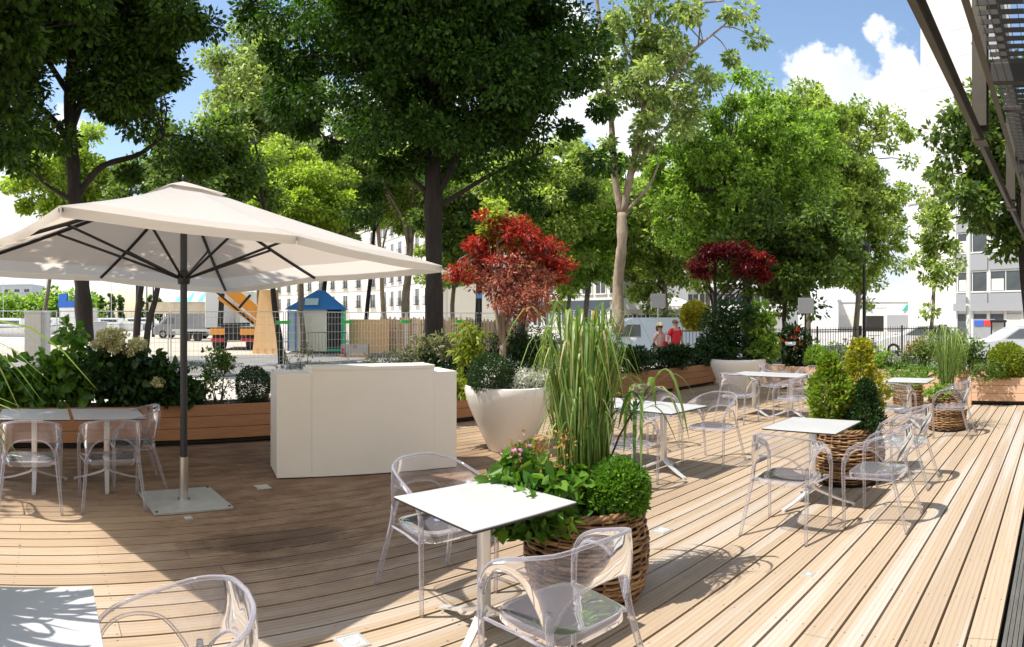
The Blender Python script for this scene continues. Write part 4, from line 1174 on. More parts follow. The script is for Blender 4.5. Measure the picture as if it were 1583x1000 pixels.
S_('laurel', 715, [('foliage','boxdark',[(0,.35,.40,.22,.35)],70,.1,22,.08,.04,'fold')], 'dark laurel in the planter between counter and near pot', 79, group='shrubs in the left planters')
for i, (x, lab) in enumerate(((905,'dark evergreen hedge plant behind the tall grass'),(965,'dark evergreen hedge plant left of the strolling woman'),(1030,'dark evergreen hedge plant under the strolling couple'),(1078,'dark evergreen hedge plant touching the far white pot'))):
    S_('hedge_shrub', x, [('foliage','boxdark',[(0,.24,.64,.28,.28),(.25,.36,.35,.22,.18)],110,.13,34,.075,.04,'quad')], lab, 80+i, group='hedge shrubs in the back planters')
S_('oleander', 945, [('foliage','mid',[(0,.5,.2,.2,.3)],20,.1,16,.09,.025,'quad'),('blossom','redpink',[(0,.35,.2,.1,.14,.5,-.2)],7,.05,20,.04,.035,'quad')], 'pinkish flowering shrub behind the grass, low in the planter', 88)
def sf(x, s=14.35, off=.25, z=.52):        # point in the far row (constant s)
    a = AZ-(x-791.5)/1000; return pr(x, (s+off)/math.cos(a), z)
def SF(name, x, parts, label, seed, s=14.35, **k): return shrub(name, sf(x, s), parts, label, seed, **k)
SF('canna', 1228, [('foliage','shade',[(0,.55,.45,.25,.5)],60,.13,20,.12,.06,'fold'),('blossom','redbloom',[(-.05,.62,.4,.15,.42,.8,-.28)],11,.06,16,.045,.025,'quad')], 'dark shrub with scattered red flowers behind the far chairs', 90)
ball('box_ball', sf(1261), .27, 'bright', 'light green round box ball between red flowers and golden shrubs', 91, .05, 6500)
SF('rosemary', 1300, [('foliage','mid',[(0,.3,.45,.25,.32)],60,.12,26,.06,.02,'quad')], 'loose green shrub behind the golden shrub basket', 92)
SF('photinia', 1355, [('foliage','bright',[(0,.2,.45,.3,.24)],60,.14,24,.08,.035,'quad')], 'light green shrub just behind the golden shrub', 93)
SF('lavender', 1385, [('foliage','silver',[(0,.25,.35,.2,.18)],22,.1,18,.06,.018,'quad'),('inner_foliage','mid',[(0,.16,.45,.25,.22)],50,.12,24,.06,.03,'quad')], 'greyish shrub in front of the parked white car', 94)
SF('nandina', 1432, [('foliage','rust',[(-.2,.55,.3,.2,.2)],20,.1,18,.07,.025,'quad'),('inner_foliage','mid',[(0,.4,.6,.3,.36)],80,.14,24,.08,.035,'quad')], 'green shrub with reddish tips left of the feathery grass', 95)
SF('laurel', 1495, [('foliage','mid',[(0,.4,.55,.3,.4)],80,.14,24,.08,.035,'quad')], 'green shrub right behind the feathery grass', 96, s=13.6)
ball('globe_shrub', pr(1557,13.05,.5), .36, 'yellowgreen', 'round yellow-green globe shrub in the end planter', 97, .055, 8000)
blades('feather_grass', sf(1478, 12.9), 90, .5, 1.0, .2, .35, .012, 'grass', 'taller thin grass rising behind the small basket grass', 98)
SF('box_hedge', 1418, [('foliage','box',[(0,.12,.75,.3,.18)],90,.1,34,.04,.022,'quad')], 'low clipped bright hedge behind the far white table', 99, s=12.3)
shrub('small_weigela', pr(1530,12.6,.52), [('foliage','mid',[(0,.16,.4,.2,.2)],50,.1,24,.05,.025,'quad')], 'small dark leaves at the near corner of the end planter', 100)
# plant at the left edge, outside the frame: its blades reach in and shade the corner table
pe = Vector((-2.30,1.32,0))
basket(pe, .30, .50, 'wicker basket just outside the left edge, its grass arching into the picture', 6)
blades('zebra_grass', pe+Vector((0,0,.45)), 480, .55, 1.35, .22, .5, .03, 'grass', 'arching striped grass reaching in from the left edge over the corner table', 7, lean=(-.06,.05), stiff=.25)
# ------------------------------------------------------------------ steel awning along the building
M['beam'] = mat('painted_steel', (.085,.072,.052), .45, .35, (.06,.052,.04), 3, .15, 8)
M['beam_dark'] = mat('dark_steel', (.035,.033,.03), .5, .3)
aw = empty('steel_awning', (0,0,0), RZ, 'steel awning frame with hanging posts and mesh panels at the top right', 'awning')
def abox(name, bx, m=None, bev=.004):
    b = MB()
    for q in bx: b.box(*q, bev=bev)
    return b.build(name, m or M['beam'], aw)
zl = 3.42
abox('lower_beam', [(1.5,16.5,.80,.805,zl,zl+.13),(1.5,16.5,.76,.80,zl,zl+.006),(1.5,16.5,.76,.80,zl+.124,zl+.13)], bev=0)
abox('inner_beam', [(1.5,16.5,.56,.565,zl+.13,zl+.28),(1.5,16.5,.52,.56,zl+.13,zl+.136)], bev=0)
abox('inner_beam', [(1.5,16.5,.20,.205,zl+.40,zl+.55),(1.5,16.5,.16,.20,zl+.40,zl+.406)], bev=0)
abox('upper_beam', [(1.5,16.5,.70,.84,5.35,5.60)], M['beam_dark'])
for s_ in (2.4, 6.15, 10.0, 13.8):
    b = MB(); b.box(s_-.11,s_+.11,.815,.827,zl+.002,5.34); b.box(s_-.11,s_-.098,.70,.8148,zl+.135,5.34); b.box(s_+.098,s_+.11,.70,.8148,zl+.135,5.34); b.box(s_-.11,s_+.11,.70,.83,zl-.008,zl-.0005)
    b.box(s_-.012,s_+.012,.8275,.85,zl+.05,5.34)
    p_ = b.build('hanging_post', M['beam'], aw)
    for z in (zl+.35,zl+.95,zl+1.55):
        b = MB(); b.box(s_-.02,s_+.02,.8505,.858,z,z+.012); b.build('clip', M['steel'], p_)
    abox('cross_beam', [(s_-.05,s_+.05,-1.2,.698,zl+.56,zl+.74)], M['beam_dark'])
    abox('brace', [(s_-.04,s_+.04,.21,.55,zl+.29,zl+.33)], M['beam_dark'])
b = MB()
for i in range(86): b.box(2.0+i*.165,2.012+i*.165,-1.1,.66,zl+.745,zl+.785)
for j in range(24): b.box(2.0,16.2,-1.1+j*.076,-1.096+j*.076,zl+.7865,zl+.80)
b.build('mesh_panel', M['beam_dark'], aw)

# ------------------------------------------------------------------ buildings
M['stucco'] = mat('cream_stucco', (.70,.66,.58), .9, 0, (.76,.72,.65), .6)
M['white_wall'] = mat('white_render', (.66,.655,.64), .85, 0, (.72,.71,.70), .3)
M['beige_wall'] = mat('beige_render', (.62,.58,.50), .9, 0, (.66,.62,.55), .3)
M['win'] = mat('window_glass', (.05,.06,.07), .12, 0, (.12,.13,.14), .4)
M['blue_panel'] = mat('slate_blue_panel', (.06,.08,.11), .5)
M['grey_panel'] = mat('grey_spandrel', (.30,.31,.33), .6)
M['orange_panel'] = mat('orange_panel', (.55,.22,.08), .6)
M['roof_zinc'] = mat('zinc_roof', (.22,.23,.25), .5, .2)
M['frame_w'] = mat('white_frame', (.75,.75,.73), .5)
M['iron'] = mat('black_iron', (.015,.016,.017), .5, .2)
M['blind'] = mat('pale_blind', (.62,.60,.55), .8)
def building(name, a, b_, depth, z1, wall, label, bays, floors, z0f=3.2, fh=3.0, ww=1.1, wh=1.8, roof=None, balcony=False, cat='building', rail=False, shutters=0, zb=-.12, sill=True, skip=()):
    a = Vector((a.x, a.y, 0)); b_ = Vector((b_.x, b_.y, 0)); d = b_-a; L = d.length
    t = empty(name, (a.x, a.y, 0), math.atan2(d.y, d.x), label, cat)
    b = MB(); b.box(0,L,0,depth,zb,z1)
    b.box(-.08,L+.08,-.12,-.002,z1-.35,z1+.002); 
    b.build('wall', wall, t)
    if roof == 'mansard':
        b = MB(); b.add([(0,0,z1+.003),(L,0,z1+.003),(L,depth,z1+.003),(0,depth,z1+.003),(.6,1.6,z1+2.6),(L-.6,1.6,z1+2.6),(L-.6,depth-1.6,z1+2.6),(.6,depth-1.6,z1+2.6)], [(0,1,5,4),(1,2,6,5),(2,3,7,6),(3,0,4,7),(4,5,6,7)])
        b.build('roof', M['roof_zinc'], t)
    pitch = L/bays
    w0_ = None
    for f in range(floors):
        z = z0f+f*fh
        if z+wh > z1: break
        for i in range(bays):
            if (f, i) in skip: continue
            x = (i+.5)*pitch
            if w0_ is None:
                b = MB(); 
                b.box(-ww/2-.09,-ww/2,-.06,.05,0,wh); b.box(ww/2,ww/2+.09,-.06,.05,0,wh); b.box(-ww/2-.09,ww/2+.09,-.06,.05,wh,wh+.1); b.box(-ww/2-.14,ww/2+.14,-.12,.05,-.1,-.002)
                b.box(-.03,.03,-.045,.02,0,wh)
                w0_ = b.build('window', M['frame_w'], t, loc=(x,0,z))
                b = MB(); b.box(-ww/2,ww/2,-.03,-.004,0,wh); g = b.build('pane', M['win'], w0_)
                if balcony:
                    b = MB(); b.box(-ww/2-.1,ww/2+.1,-.30,-.28,.85,.9); 
                    for q in range(9): xx = -ww/2-.1+q*(ww+.2)/8; b.box(xx-.012,xx+.012,-.295,-.28,0,.85)
                    b.box(-ww/2-.12,ww/2+.12,-.32,-.125,-.08,-.0)
                    b.build('balcony', M['iron'], w0_)
            else:
                c = copy_tree(w0_, t); c.location = (x,0,z)
    if rail or floors >= 3:
        b = MB()
        for f in range(1, floors):
            z = z0f+f*fh-.55
            if z < z1-.5: b.box(0,L,-.09,-.003,z,z+.18)
        if b.f: b.build('string_course', wall, t)
    return t
building('apartment_house', pr(425,118), pr(588,92), 14, 20.0, M['stucco'], 'cream apartment house with rows of tall windows behind the blue-roofed kiosk', 9, 6, balcony=True, roof='mansard')
building('apartment_house', pr(590,86), pr(668,70), 12, 20.5, M['white_wall'], 'whiter apartment house end with tall windows, left of the black maple trunk', 6, 6, balcony=True, roof='mansard')
building('blank_wall_house', pr(692,66), pr(768,66), 10, 7.4, M['beige_wall'], 'plain beige gable wall seen under the red maple', 2, 1, z0f=4.6, ww=.8, wh=1.2, skip=((0,0),(0,1)))
t = building('modern_block', pr(805,60), pr(962,52), 10, 8.6, M['white_wall'], 'white block with slate-blue panels and orange window bays behind the grass', 8, 3, z0f=1.0, fh=2.7, ww=1.0, wh=1.3)
L_ = (pr(962,52)-pr(805,60)).length
for f in range(3):
    b = MB(); b.box(.1,L_-.1,-.10,-.004,2.35+f*2.7,3.15+f*2.7); b.build('spandrel', M['blue_panel'], t)
for (i, f) in ((1,1),(5,0),(6,2),(3,2)):
    x = (i+.5)*L_/8; b = MB(); b.box(x+.62,x+1.1,-.07,-.004,1.0+f*2.7,2.3+f*2.7); b.build('bay_panel', M['orange_panel'], t)
t = building('balcony_block', pr(990,74), pr(1215,70), 12, 17, M['white_wall'], 'white apartment block with long balconies behind the crimson maple', 12, 5, z0f=2.6, fh=2.9, ww=1.4, wh=1.7)
L_ = (pr(1215,70)-pr(990,74)).length
for f in range(5):
    b = MB(); b.box(0,L_,-1.2,-1.12,2.1+f*2.9,3.1+f*2.9); b.box(0,L_,-1.119,-.004,2.1+f*2.9,2.25+f*2.9); b.build('balcony', M['white_wall'], t)
# low white pavilion with canopies
t = building('pavilion', pr(962,50), pr(1064,48), 6, 2.9, M['white_wall'], 'low white pavilion with a flat canopy behind the strolling couple', 5, 1, z0f=.7, ww=1.3, wh=1.2)
L_ = (pr(1064,48)-pr(962,50)).length
b = MB(); b.box(-.3,L_+.3,-1.6,-.13,2.3,2.95,bev=.02); b.build('canopy', M['white_wall'], t)
t = empty('market_umbrella', pr(1042,44), 0, 'white market umbrella beyond the strolling couple', 'parasol')
b = MB(); b.lathe([(1.5,2.5),(.9,2.85),(.0,3.15)], 8); b.build('canopy', M['white_wall'], t); b = MB(); b.tube([(0,0,-.1),(0,0,3.1)], .03, 8); b.build('pole', M['steel'], t)
# white shop with two logos
t = building('shop', pr(1296,82), pr(1434,78), 9, 3.95, M['white_wall'], 'low white shop with a blue and a green logo behind the railing', 6, 1, z0f=.3, ww=.2, wh=.2, skip=[(0,i) for i in range(6)])
L_ = (pr(1434,78)-pr(1296,82)).length
M['logo_blue'] = mat('blue_logo', (.10,.28,.60), .5); M['logo_green'] = mat('green_logo', (.02,.42,.34), .5); M['logo_text'] = mat('grey_lettering', (.50,.52,.56), .6)
for (u, m, fw) in ((.36,'logo_blue',1),(.80,'logo_green',1)):
    x = u*L_
    b = MB(); b.add([(x-.9,-.14,2.45),(x-.2,-.14,3.35),(x+.05,-.14,3.05),(x-.5,-.14,2.45),(x+.1,-.14,2.9),(x+.55,-.14,2.45),(x+.15,-.14,2.45)], [(0,3,2,1),(4,6,5)]); b.build('logo', M[m], t)
    b = MB()
    for q in range(6): b.box(x+.8+q*.24,x+.95+q*.24,-.145,-.125,3.0,3.16+.06*(q % 2))
    b.build('lettering', M['logo_text'], t)
b = MB(); b.box(.2,L_*.32,-.05,-.004,.0,2.0); b.build('shop_window', M['blind'], t)
b = MB(); b.box(L_*.32+.05,L_*.52,-.05,-.004,.0,1.9); b.build('doorway', M['dark_gap'], t)
b = MB(); b.box(L_*.56,L_*.80,-.05,-.004,.0,2.0); b.box(L_*.82,L_*.95,-.05,-.004,.0,2.0)
b.build('shutter', M['grey_panel'], t)
b = MB()
for z in (4.2,4.6,5.0): b.box(L_*.28,L_-.2,.1,.13,z,z+.05)
for q in range(9): x = L_*.28+q*(L_*.72-.2)/8; b.box(x-.02,x+.02,.1,.14,3.96,5.0)
b.build('roof_railing', M['frame_w'], t)
b = MB(); b.add([(L_*.66,2,5.6),(L_*.97,2,4.9),(L_*.97,6,4.9),(L_*.66,6,5.6),(L_*.66,2,5.9),(L_*.97,2,5.1),(L_*.97,6,5.1),(L_*.66,6,5.9)], [(0,3,2,1),(4,5,6,7),(0,1,5,4),(1,2,6,5),(2,3,7,6),(3,0,4,7)]); b.build('roof_fin', M['white_wall'], t)
# corner building on the right
t = building('office_block', pr(1404,60), pr(1478,56), 14, 12.5, M['white_wall'], 'blank white end wall of the corner building behind the small plane tree', 2, 1, z0f=.4, ww=1.0, wh=.7, skip=((0,0),))
t = building('office_block', pr(1479,55.5), pr(1640,50), 14, 13.5, M['white_wall'], 'white corner building with wide windows and grey spandrels at the right edge', 3, 4, z0f=3.9, fh=3.3, ww=3.0, wh=1.6)
L_ = (pr(1640,50)-pr(1479,55.5)).length
for f in range(3):
    for i in range(3):
        x = (i+.5)*L_/3
        b = MB(); b.box(x-1.62,x+1.62,-.16,-.004,2.35+f*3.3+.0,3.7+f*3.3); b.build('spandrel', M['grey_panel'], t)
        b = MB(); b.box(x-1.4,x-.2,-.045,-.0305,3.95+f*3.3,4.9+f*3.3); b.build('blind', M['blind'], t)
b = MB(); b.box(0,L_,-.5,-.165,2.25,2.9); b.build('fascia', M['grey_panel'], t)
b = MB(); b.box(.1,L_-.1,-.03,-.004,-.1,2.0); b.build('ground_floor_glazing', M['win'], t)
b = MB(); b.box(5.0,L_,-.1,-.031,-.1,2.0); b.build('garage_shutter', M['blind'], t)
for i in range(7):
    x = i*L_/6; b = MB(); b.box(x-.15,x+.15,-.12,-.005,-.12,2.25); b.build('pillar', M['white_wall'], t)
# advertising panel with a blue and a red sign above it, phone kiosk
t = empty('shop_sign', pr(1521,50), -.72, 'small blue and red shop sign over a dark shopfront', 'sign')
b = MB(); b.box(-.75,-.02,-.05,.0,1.05,1.5,bev=.02); b.build('blue_panel', mat('sign_blue', (.05,.12,.5), .4), t)
b = MB(); b.box(.02,.8,-.05,.0,1.05,1.5,bev=.02); b.build('red_panel', mat('sign_red', (.65,.04,.04), .4), t)
b = MB(); b.box(-.8,.85,.003,.08,-.12,1.6); b.build('board', M['grey_panel'], t)
t = empty('phone_kiosk', pr(1543,36), -.7, 'dark-framed glass phone kiosk on the pavement by the silver car', 'kiosk')
b = MB()
for (x, y) in ((-.4,-.4),(.34,-.4),(-.4,.34),(.34,.34)): b.box(x,x+.06,y,y+.06,-.12,1.45)
b.box(-.45,.45,-.45,.45,1.451,1.6,bev=.03); b.build('frame', M['iron'], t)
b = MB(); b.box(-.33,.33,.36,.38,-.1,1.44); b.build('glass_panel', M['blind'], t)
# tall white tower
t = building('tower_block', pr(1423,150), pr(1512,142), 16, 78, mat('tower_concrete', (.50,.50,.495), .9, 0, (.57,.57,.56), .12), 'very tall plain white tower rising out of frame beside the awning', 3, 1, z0f=20, ww=.6, wh=.9, skip=((0,0),(0,1),(0,2)))
for z_ in range(6, 78, 6):
    b = MB(); b.box(-.03,13,-.05,-.003,z_,z_+.12); b.build('panel_joint', M['blind'], t)
# far-left block of flats over the canal
t = building('far_flats', pr(-40,300), pr(49,290), 20, 16.5, M['white_wall'], 'distant white block of flats above the far bank wood', 6, 4, z0f=4, fh=3, ww=2.4, wh=1.3)

# ------------------------------------------------------------------ fences
M['galv'] = mat('galvanised_wire', (.62,.63,.63), .4, .6)
M['fgreen'] = mat('green_tape', (.05,.45,.08), .5)
FP = [pr(-60,20.5), pr(90,21), pr(262,22), pr(440,23.4), pr(538,25.5), pr(628,27.6), pr(712,30), pr(800,32.5), pr(892,35)]
flab = ['first mesh panel at the far left edge','mesh panel in front of the moored boats','mesh panel across the parked grey van','mesh panel in front of the orange crane','mesh panel in front of the blue-roofed kiosk','mesh panel before the pallet of slabs','mesh panel behind the black maple trunk','mesh panel behind the yellow-green bamboo']
pairs = []
for a, c in zip(FP[:-1], FP[1:]): pairs.append((a, c))
for i, (a, c) in enumerate(pairs):
    d = c-a; L = d.length
    t = empty('mesh_fence_panel', (a.x, a.y, -.12), math.atan2(d.y, d.x), flab[i]+' of the site fence', 'fence', 'wire mesh site fence panels')
    b = MB()
    hh = 2.08
    b.tube([(.05,0,0),(.05,0,hh)], .021, 6); b.tube([(L-.05,0,0),(L-.05,0,hh)], .021, 6); b.tube([(.05,0,hh-.02),(L-.05,0,hh-.02)], .017, 6); b.tube([(.05,0,.15),(L-.05,0,.15)], .017, 6)
    b.build('frame', M['galv'], t)
    b = MB()
    nb_ = int(L/.16)
    for q in range(1, nb_): x = .05+q*(L-.1)/nb_; b.box(x-.0035,x+.0035,-.004,.004,.15,hh-.02)
    for z in (.42,.7,1.0,1.3,1.6,1.85): b.box(.05,L-.05,-.0045,.0045,z,z+.009)
    b.build('mesh', M['galv'], t)
    b = MB(); b.box(L-.32,L+.22,-.03,.03,1.62,1.74,bev=.01)
    if i in (2,3,4,5,6): b.build('clip', M['fgreen'], t)
    b = MB(); b.box(-.15,.25,-.3,.3,.001,.13,bev=.03); b.build('foot_block', M['grey_panel'], t)
# timber paling around the far beds
M['ply'] = mat('plywood', (.78,.46,.20), .75, 0, (.85,.56,.29), 2.5, .1, stretch=(1,1,.2))
M['pale_wood'] = mat('split_paling', (.52,.32,.17), .85, 0, (.85,.60,.36), 4, .4, 20, stretch=(3,3,.3), island=True)
def paling(a, c, label, hh=1.85, seed=1, solid=False):
    rng = random.Random(seed); d = c-a; L = d.length
    t = empty('paling_fence', (a.x, a.y, -.12), math.atan2(d.y, d.x), label, 'fence', 'pale timber fences of the building site')
    b = MB(); x = 0
    while x < L:
        w = rng.uniform(.07,.11) if not solid else 1.2; h2 = hh+rng.uniform(-.12,.08)*(0 if solid else 1)
        b.box(x,x+w,-.01,.015,0,h2); 
        if not solid: b.add([(x,-.01,h2),(x+w,-.01,h2),(x+w,.015,h2),(x,.015,h2),(x+w/2,.0,h2+.06)], [(0,1,4),(1,2,4),(2,3,4),(3,0,4)])
        x += w+(rng.uniform(.004,.02) if not solid else .01)
    b.build('pales', M['pale_wood'] if not solid else M['ply'], t)
    for z in (.35,hh-.35):
        b = MB(); b.box(0,L,.016,.05,z,z+.09); b.build('rail', M['ply'], t)
    return t
paling(pr(540,34), pr(587,33), 'solid plywood hoarding left end beside the kiosk', 1.75, 1, True)
paling(pr(588,33.6), pr(655,32.5), 'split-pale fence between the plywood hoarding and the black maple trunk', 1.8, 2)
paling(pr(656,33), pr(735,34), 'split-pale fence just right of the black maple trunk', 1.75, 3)
paling(pr(736,34), pr(815,36), 'split-pale fence behind the near white pot plants', 1.7, 4)
# tapered plywood board tower
t = empty('plywood_obelisk', pr(413,33,-.12), .15, 'tall tapered plywood box standing beside a dark trunk', 'plywood structure')
b = MB(); w, h2 = .66, 3.25
b.add([(-w,-.5,0),(w,-.5,0),(w,.5,0),(-w,.5,0),(-.36,-.2,h2),(.5,-.2,h2),(.5,.35,h2),(-.36,.35,h2)], [(0,3,2,1),(4,5,6,7),(0,1,5,4),(1,2,6,5),(2,3,7,6),(3,0,4,7)]); b.build('panels', M['ply'], t)
for x in (-.4,.0,.4):
    b = MB(); b.box(x-.03,x+.03,-.53,-.501,.05,.3); b.build('batten', M['pale_wood'], t)
# blue-roofed kiosk
M['kblue'] = mat('kiosk_blue', (.04,.20,.60), .5, 0, (.06,.26,.70), 1); M['klight'] = mat('kiosk_light_blue', (.55,.74,.84), .6); M['kgreen'] = mat('kiosk_green', (.03,.55,.25), .5); M['kcream'] = mat('kiosk_cream', (.78,.77,.66), .7)
t = empty('market_kiosk', pr(487,34.5,-.12), .22, 'small kiosk with a blue hipped roof and green and cream walls', 'kiosk')
b = MB(); b.box(-.85,.70,-1.1,1.1,.1,2.25); b.build('front_wall', M['kcream'], t)
b = MB(); b.box(-1.35,-.86,-1.05,1.1,.1,2.2); b.build('side_wall', M['klight'], t)
b = MB(); b.box(.71,1.45,-1.0,1.1,.1,2.25); b.build('open_side', M['iron'], t)
b = MB(); b.box(1.46,1.62,-1.1,1.1,.1,2.25); b.box(.71,1.46,-1.04,-1.0,.1,.22); b.build('green_wall', M['kgreen'], t)
b = MB(); b.add([(-1.5,-1.3,2.26),(1.75,-1.3,2.26),(1.75,1.3,2.26),(-1.5,1.3,2.26),(.1,0,3.3),(.5,0,3.3)], [(0,1,5,4),(1,2,5),(2,3,4,5),(3,0,4),(0,3,2,1)]); rf = b.build('roof', M['kblue'], t)
b = MB(); b.add([(-.45,-1.13,2.46),(.25,-1.13,2.46),(.25,-.70,2.82),(-.45,-.70,2.82)], [(0,1,2,3)]); b.build('patch', M['klight'], rf, loc=(0,-.03,.03))
b = MB(); b.box(-.95,-.86,-1.14,-1.101,.1,2.2); b.box(-1.35,-1.27,-1.1,-1.051,.1,2.2); b.build('corner_trim', M['kblue'], t)
# barrier and slabs
t = empty('crowd_barrier', pr(503,29.5,-.1), .2, 'low black metal barrier in front of the kiosk', 'barrier')
b = MB(); b.tube([(-1.0,0,0),(-1.0,0,1.08),(-.93,0,1.15),(.93,0,1.15),(1.0,0,1.08),(1.0,0,0)], .02, 6); b.tube([(-1,0,.2),(1,0,.2)], .015, 6)
b.build('frame', M['iron'], t)
b = MB()
for q in range(13): b.tube([(-.9+q*.15,0,.2),(-.9+q*.15,0,1.15)], .007, 5)
b.build('bars', M['iron'], t)
t = empty('slab_pallet', pr(549,30,-.1), .15, 'pallet of wrapped grey paving slabs with red tags', 'pallet')
b = MB()
for k in range(7): b.box(-.62+.01*(k % 2),.62,-.5,.5,.16+k*.062,.218+k*.062)
b.build('slabs', M['pave'], t)
b = MB()
for y in (-.45,0,.4): b.box(-.65,.65,y,y+.1,.0,.12)
b.box(-.65,.65,-.5,.5,.121,.155); b.build('base', M['pale_wood'], t)
M['tag'] = mat('red_tag', (.6,.03,.08), .6)
for (x, z) in ((-.56,.2),(-.42,.12),(-.5,.36),(.05,.5)):
    b = MB(); b.box(x-.05,x+.05,-.56,-.51,z-.05,z+.06); b.build('red_tag', M['tag'], t)

# black railing along the road
def railing(a, c, label, hh=1.45):
    d = c-a; L = d.length
    t = empty('iron_railing', (a.x, a.y, -.12), math.atan2(d.y, d.x), label, 'railing', 'black iron railings beyond the planters')
    b = MB(); b.box(0,L,-.02,.02,hh-.12,hh-.08); b.box(0,L,-.02,.02,.12,.16)
    for q in range(int(L/2.2)+1): x = min(q*2.2, L-.03); b.box(x-.03,x+.03,-.03,.03,0,hh+.05)
    b.build('frame', M['iron'], t)
    b = MB()
    for q in range(1, int(L/.13)): b.box(q*.13-.009,q*.13+.009,-.009,.009,.16,hh)
    b.build('bars', M['iron'], t)
railing(pr(1050,24), pr(1190,25), 'black iron railing behind the far white pot')
railing(pr(1191,25), pr(1330,27.5), 'black iron railing in front of the bicycles')
railing(pr(1331,27.5), pr(1482,31), 'black iron railing in front of the white shop and car')

# ------------------------------------------------------------------ lamps, poles, sign backs
def pole(name, x, r, y_top, rad, m, label, cat='lamp post', kind='lamp', group=None, sz=.26, sm=None):
    t = empty(name, pr(x, r, -.12), 0, label, cat, group)
    h2 = zat(y_top, r)+.12
    b = MB(); b.tube([(0,0,0),(0,0,.8),(0,0,.82),(0,0,h2)], [rad*1.8,rad*1.7,rad,rad*.75], 10); b.build('post', m, t, smooth=True, auto=40)
    if kind == 'lamp':
        b = MB(); b.lathe([(0,h2),(rad*2,h2+.02),(rad*3.4,h2+.42),(rad*3.2,h2+.5),(0,h2+.66)], 10); b.build('lantern', m, t)
    if kind == 'sign':
        q_ = sz; b = MB(); b.box(-q_,q_,-.06,-.035,h2-q_*2,h2-.05,bev=.008); b.build('sign_plate', sm or M['grey_panel'], t)
    if kind == 'arm':
        b = MB(); b.tube([(0,0,h2),(.5,0,h2+.3),(1.6,0,h2+.4)], .05, 6); b.build('arm', m, t)
    return t
pole('street_lamp', 212, 27, 432, .075, M['iron'], 'black lamp post right of the forked linden trunks')
pole('street_lamp', 227, 45, 436, .05, M['iron'], 'thin far lamp post beside the black one by the canal')
pole('street_lamp', 237, 60, 442, .09, M['iron'], 'old-style canal lamp with a lantern left of the parasol pole')
pole('street_lamp', 1336, 25, 398, .075, M['iron'], 'tall thin black lamp post in front of the white shop')
pole('street_lamp', 1497, 30, 352, .13, M['frame_w'], 'thick white lamp mast in front of the corner building', kind='plain')
pole('road_sign', 1017, 22, 452, .03, M['steel'], 'grey back of a road sign right of the pale trunk', 'road sign', 'sign')
pole('road_sign', 1245, 19.5, 458, .035, M['iron'], 'grey back of a road sign in the shade beside the red flowers', 'road sign', 'sign')
pole('road_sign', 741, 26, 452, .035, M['iron'], 'thin dark post with a small blue plate under the red maple', 'road sign', 'sign', sz=.12, sm=mat('blue_plate', (.05,.2,.45), .5))

# ------------------------------------------------------------------ vehicles
M['rubber'] = mat('tyre_rubber', (.02,.02,.02), .8); M['rim'] = mat('wheel_rim', (.5,.5,.52), .3, .8)
M['lamp_red'] = mat('rear_lamp', (.5,.02,.02), .3); M['lamp_w'] = mat('headlamp_glass', (.7,.72,.75), .1, .2)
def paint(name, c): return mat(name, c, .3, .15, coat=.6)
def car(p, rz, col, prof, wins, wheels, W, label, cat='car', wr=.31, group=None, lights=None):
    t = empty('parked_'+cat.split()[-1], p, rz, label, cat, group)
    b = MB(); n = len(prof)
    secs = [(-1,.86),(-.96,.96),(-.8,1.0),(.8,1.0),(.96,.96),(1,.86)]
    zmid = max(z for x, z in prof); v = []; f = []
    for (u, k) in secs:
        for (x, z) in prof:
            tum = 1-.16*max(0, (z-.85))/(max(.3, zmid-.85))*(1 if abs(u) > .5 else 1)
            v.append((x*(1-(1-k)*.25), u*W/2*tum, .25+(z-.25)*(.97+.03*k) if z > .25 else z))
    m_ = len(secs)
    for i in range(m_-1):
        for j in range(n): f.append((i*n+j, i*n+(j+1) % n, (i+1)*n+(j+1) % n, (i+1)*n+j))
    f.append(tuple(range(n))); f.append(tuple((m_-1)*n+j for j in range(n))[::-1])
    b.add(v, f); b.build('body', col, t, smooth=True, auto=35)
    for poly in wins:
        for s_ in (-1, 1):
            b = MB()
            v = []
            for (x, z) in poly:
                tum = 1-.16*max(0, (z-.85))/max(.3, zmid-.85); v.append((x, s_*(W/2*tum+.006), z))
            b.add(v, [tuple(range(len(poly)))])
            b.build('window', M['win'], t)
    for (x) in wheels:
        for s_ in (-1, 1):
            b = MB(); mx_ = Matrix.Translation((x, s_*(W/2-.10), wr)) @ Matrix.Rotation(PI/2, 4, 'X')
            b.lathe([(wr*.6,-.1),(wr*.95,-.11),(wr,-.08),(wr,.08),(wr*.95,.11),(wr*.6,.1)], 24, mx=mx_); w_ = b.build('wheel', M['rubber'], t, smooth=True, auto=40)
            b = MB(); b.lathe([(0,-.085),(wr*.2,-.095),(wr*.62,-.07),(wr*.62,.07),(wr*.2,.095),(0,.085)], 16, mx=mx_); b.build('rim', M['rim'], w_, smooth=True)
    fx = max(x for x, z in prof); rx_ = min(x for x, z in prof)
    for s_ in (-1, 1):
        b = MB(); b.box(fx-.20,fx-.03,s_*W/2*.78-.16,s_*W/2*.78+.10,.58,.74,bev=.02); b.build('headlight', M['lamp_w'], t)
        b = MB(); b.box(rx_+.02,rx_+.12,s_*W/2*.8-.1,s_*W/2*.8+.08,.68,.92,bev=.02); b.build('tail_light', M['lamp_red'], t)
    return t
hatch = [(-2.0,.30),(-2.08,.55),(-2.02,.85),(-1.85,1.02),(-1.35,1.40),(-.7,1.47),(.1,1.44),(.55,1.22),(.95,.98),(1.7,.86),(2.02,.72),(2.1,.5),(2.0,.28)]
hwin = [[(-1.55,1.02),(-1.25,1.33),(-.42,1.40),(-.42,1.0)],[(-.34,1.0),(-.34,1.40),(.12,1.37),(.75,1.0)]]
ws = [[(.80,1.0),(.20,1.36),(.12,1.40),(.70,1.0)]]
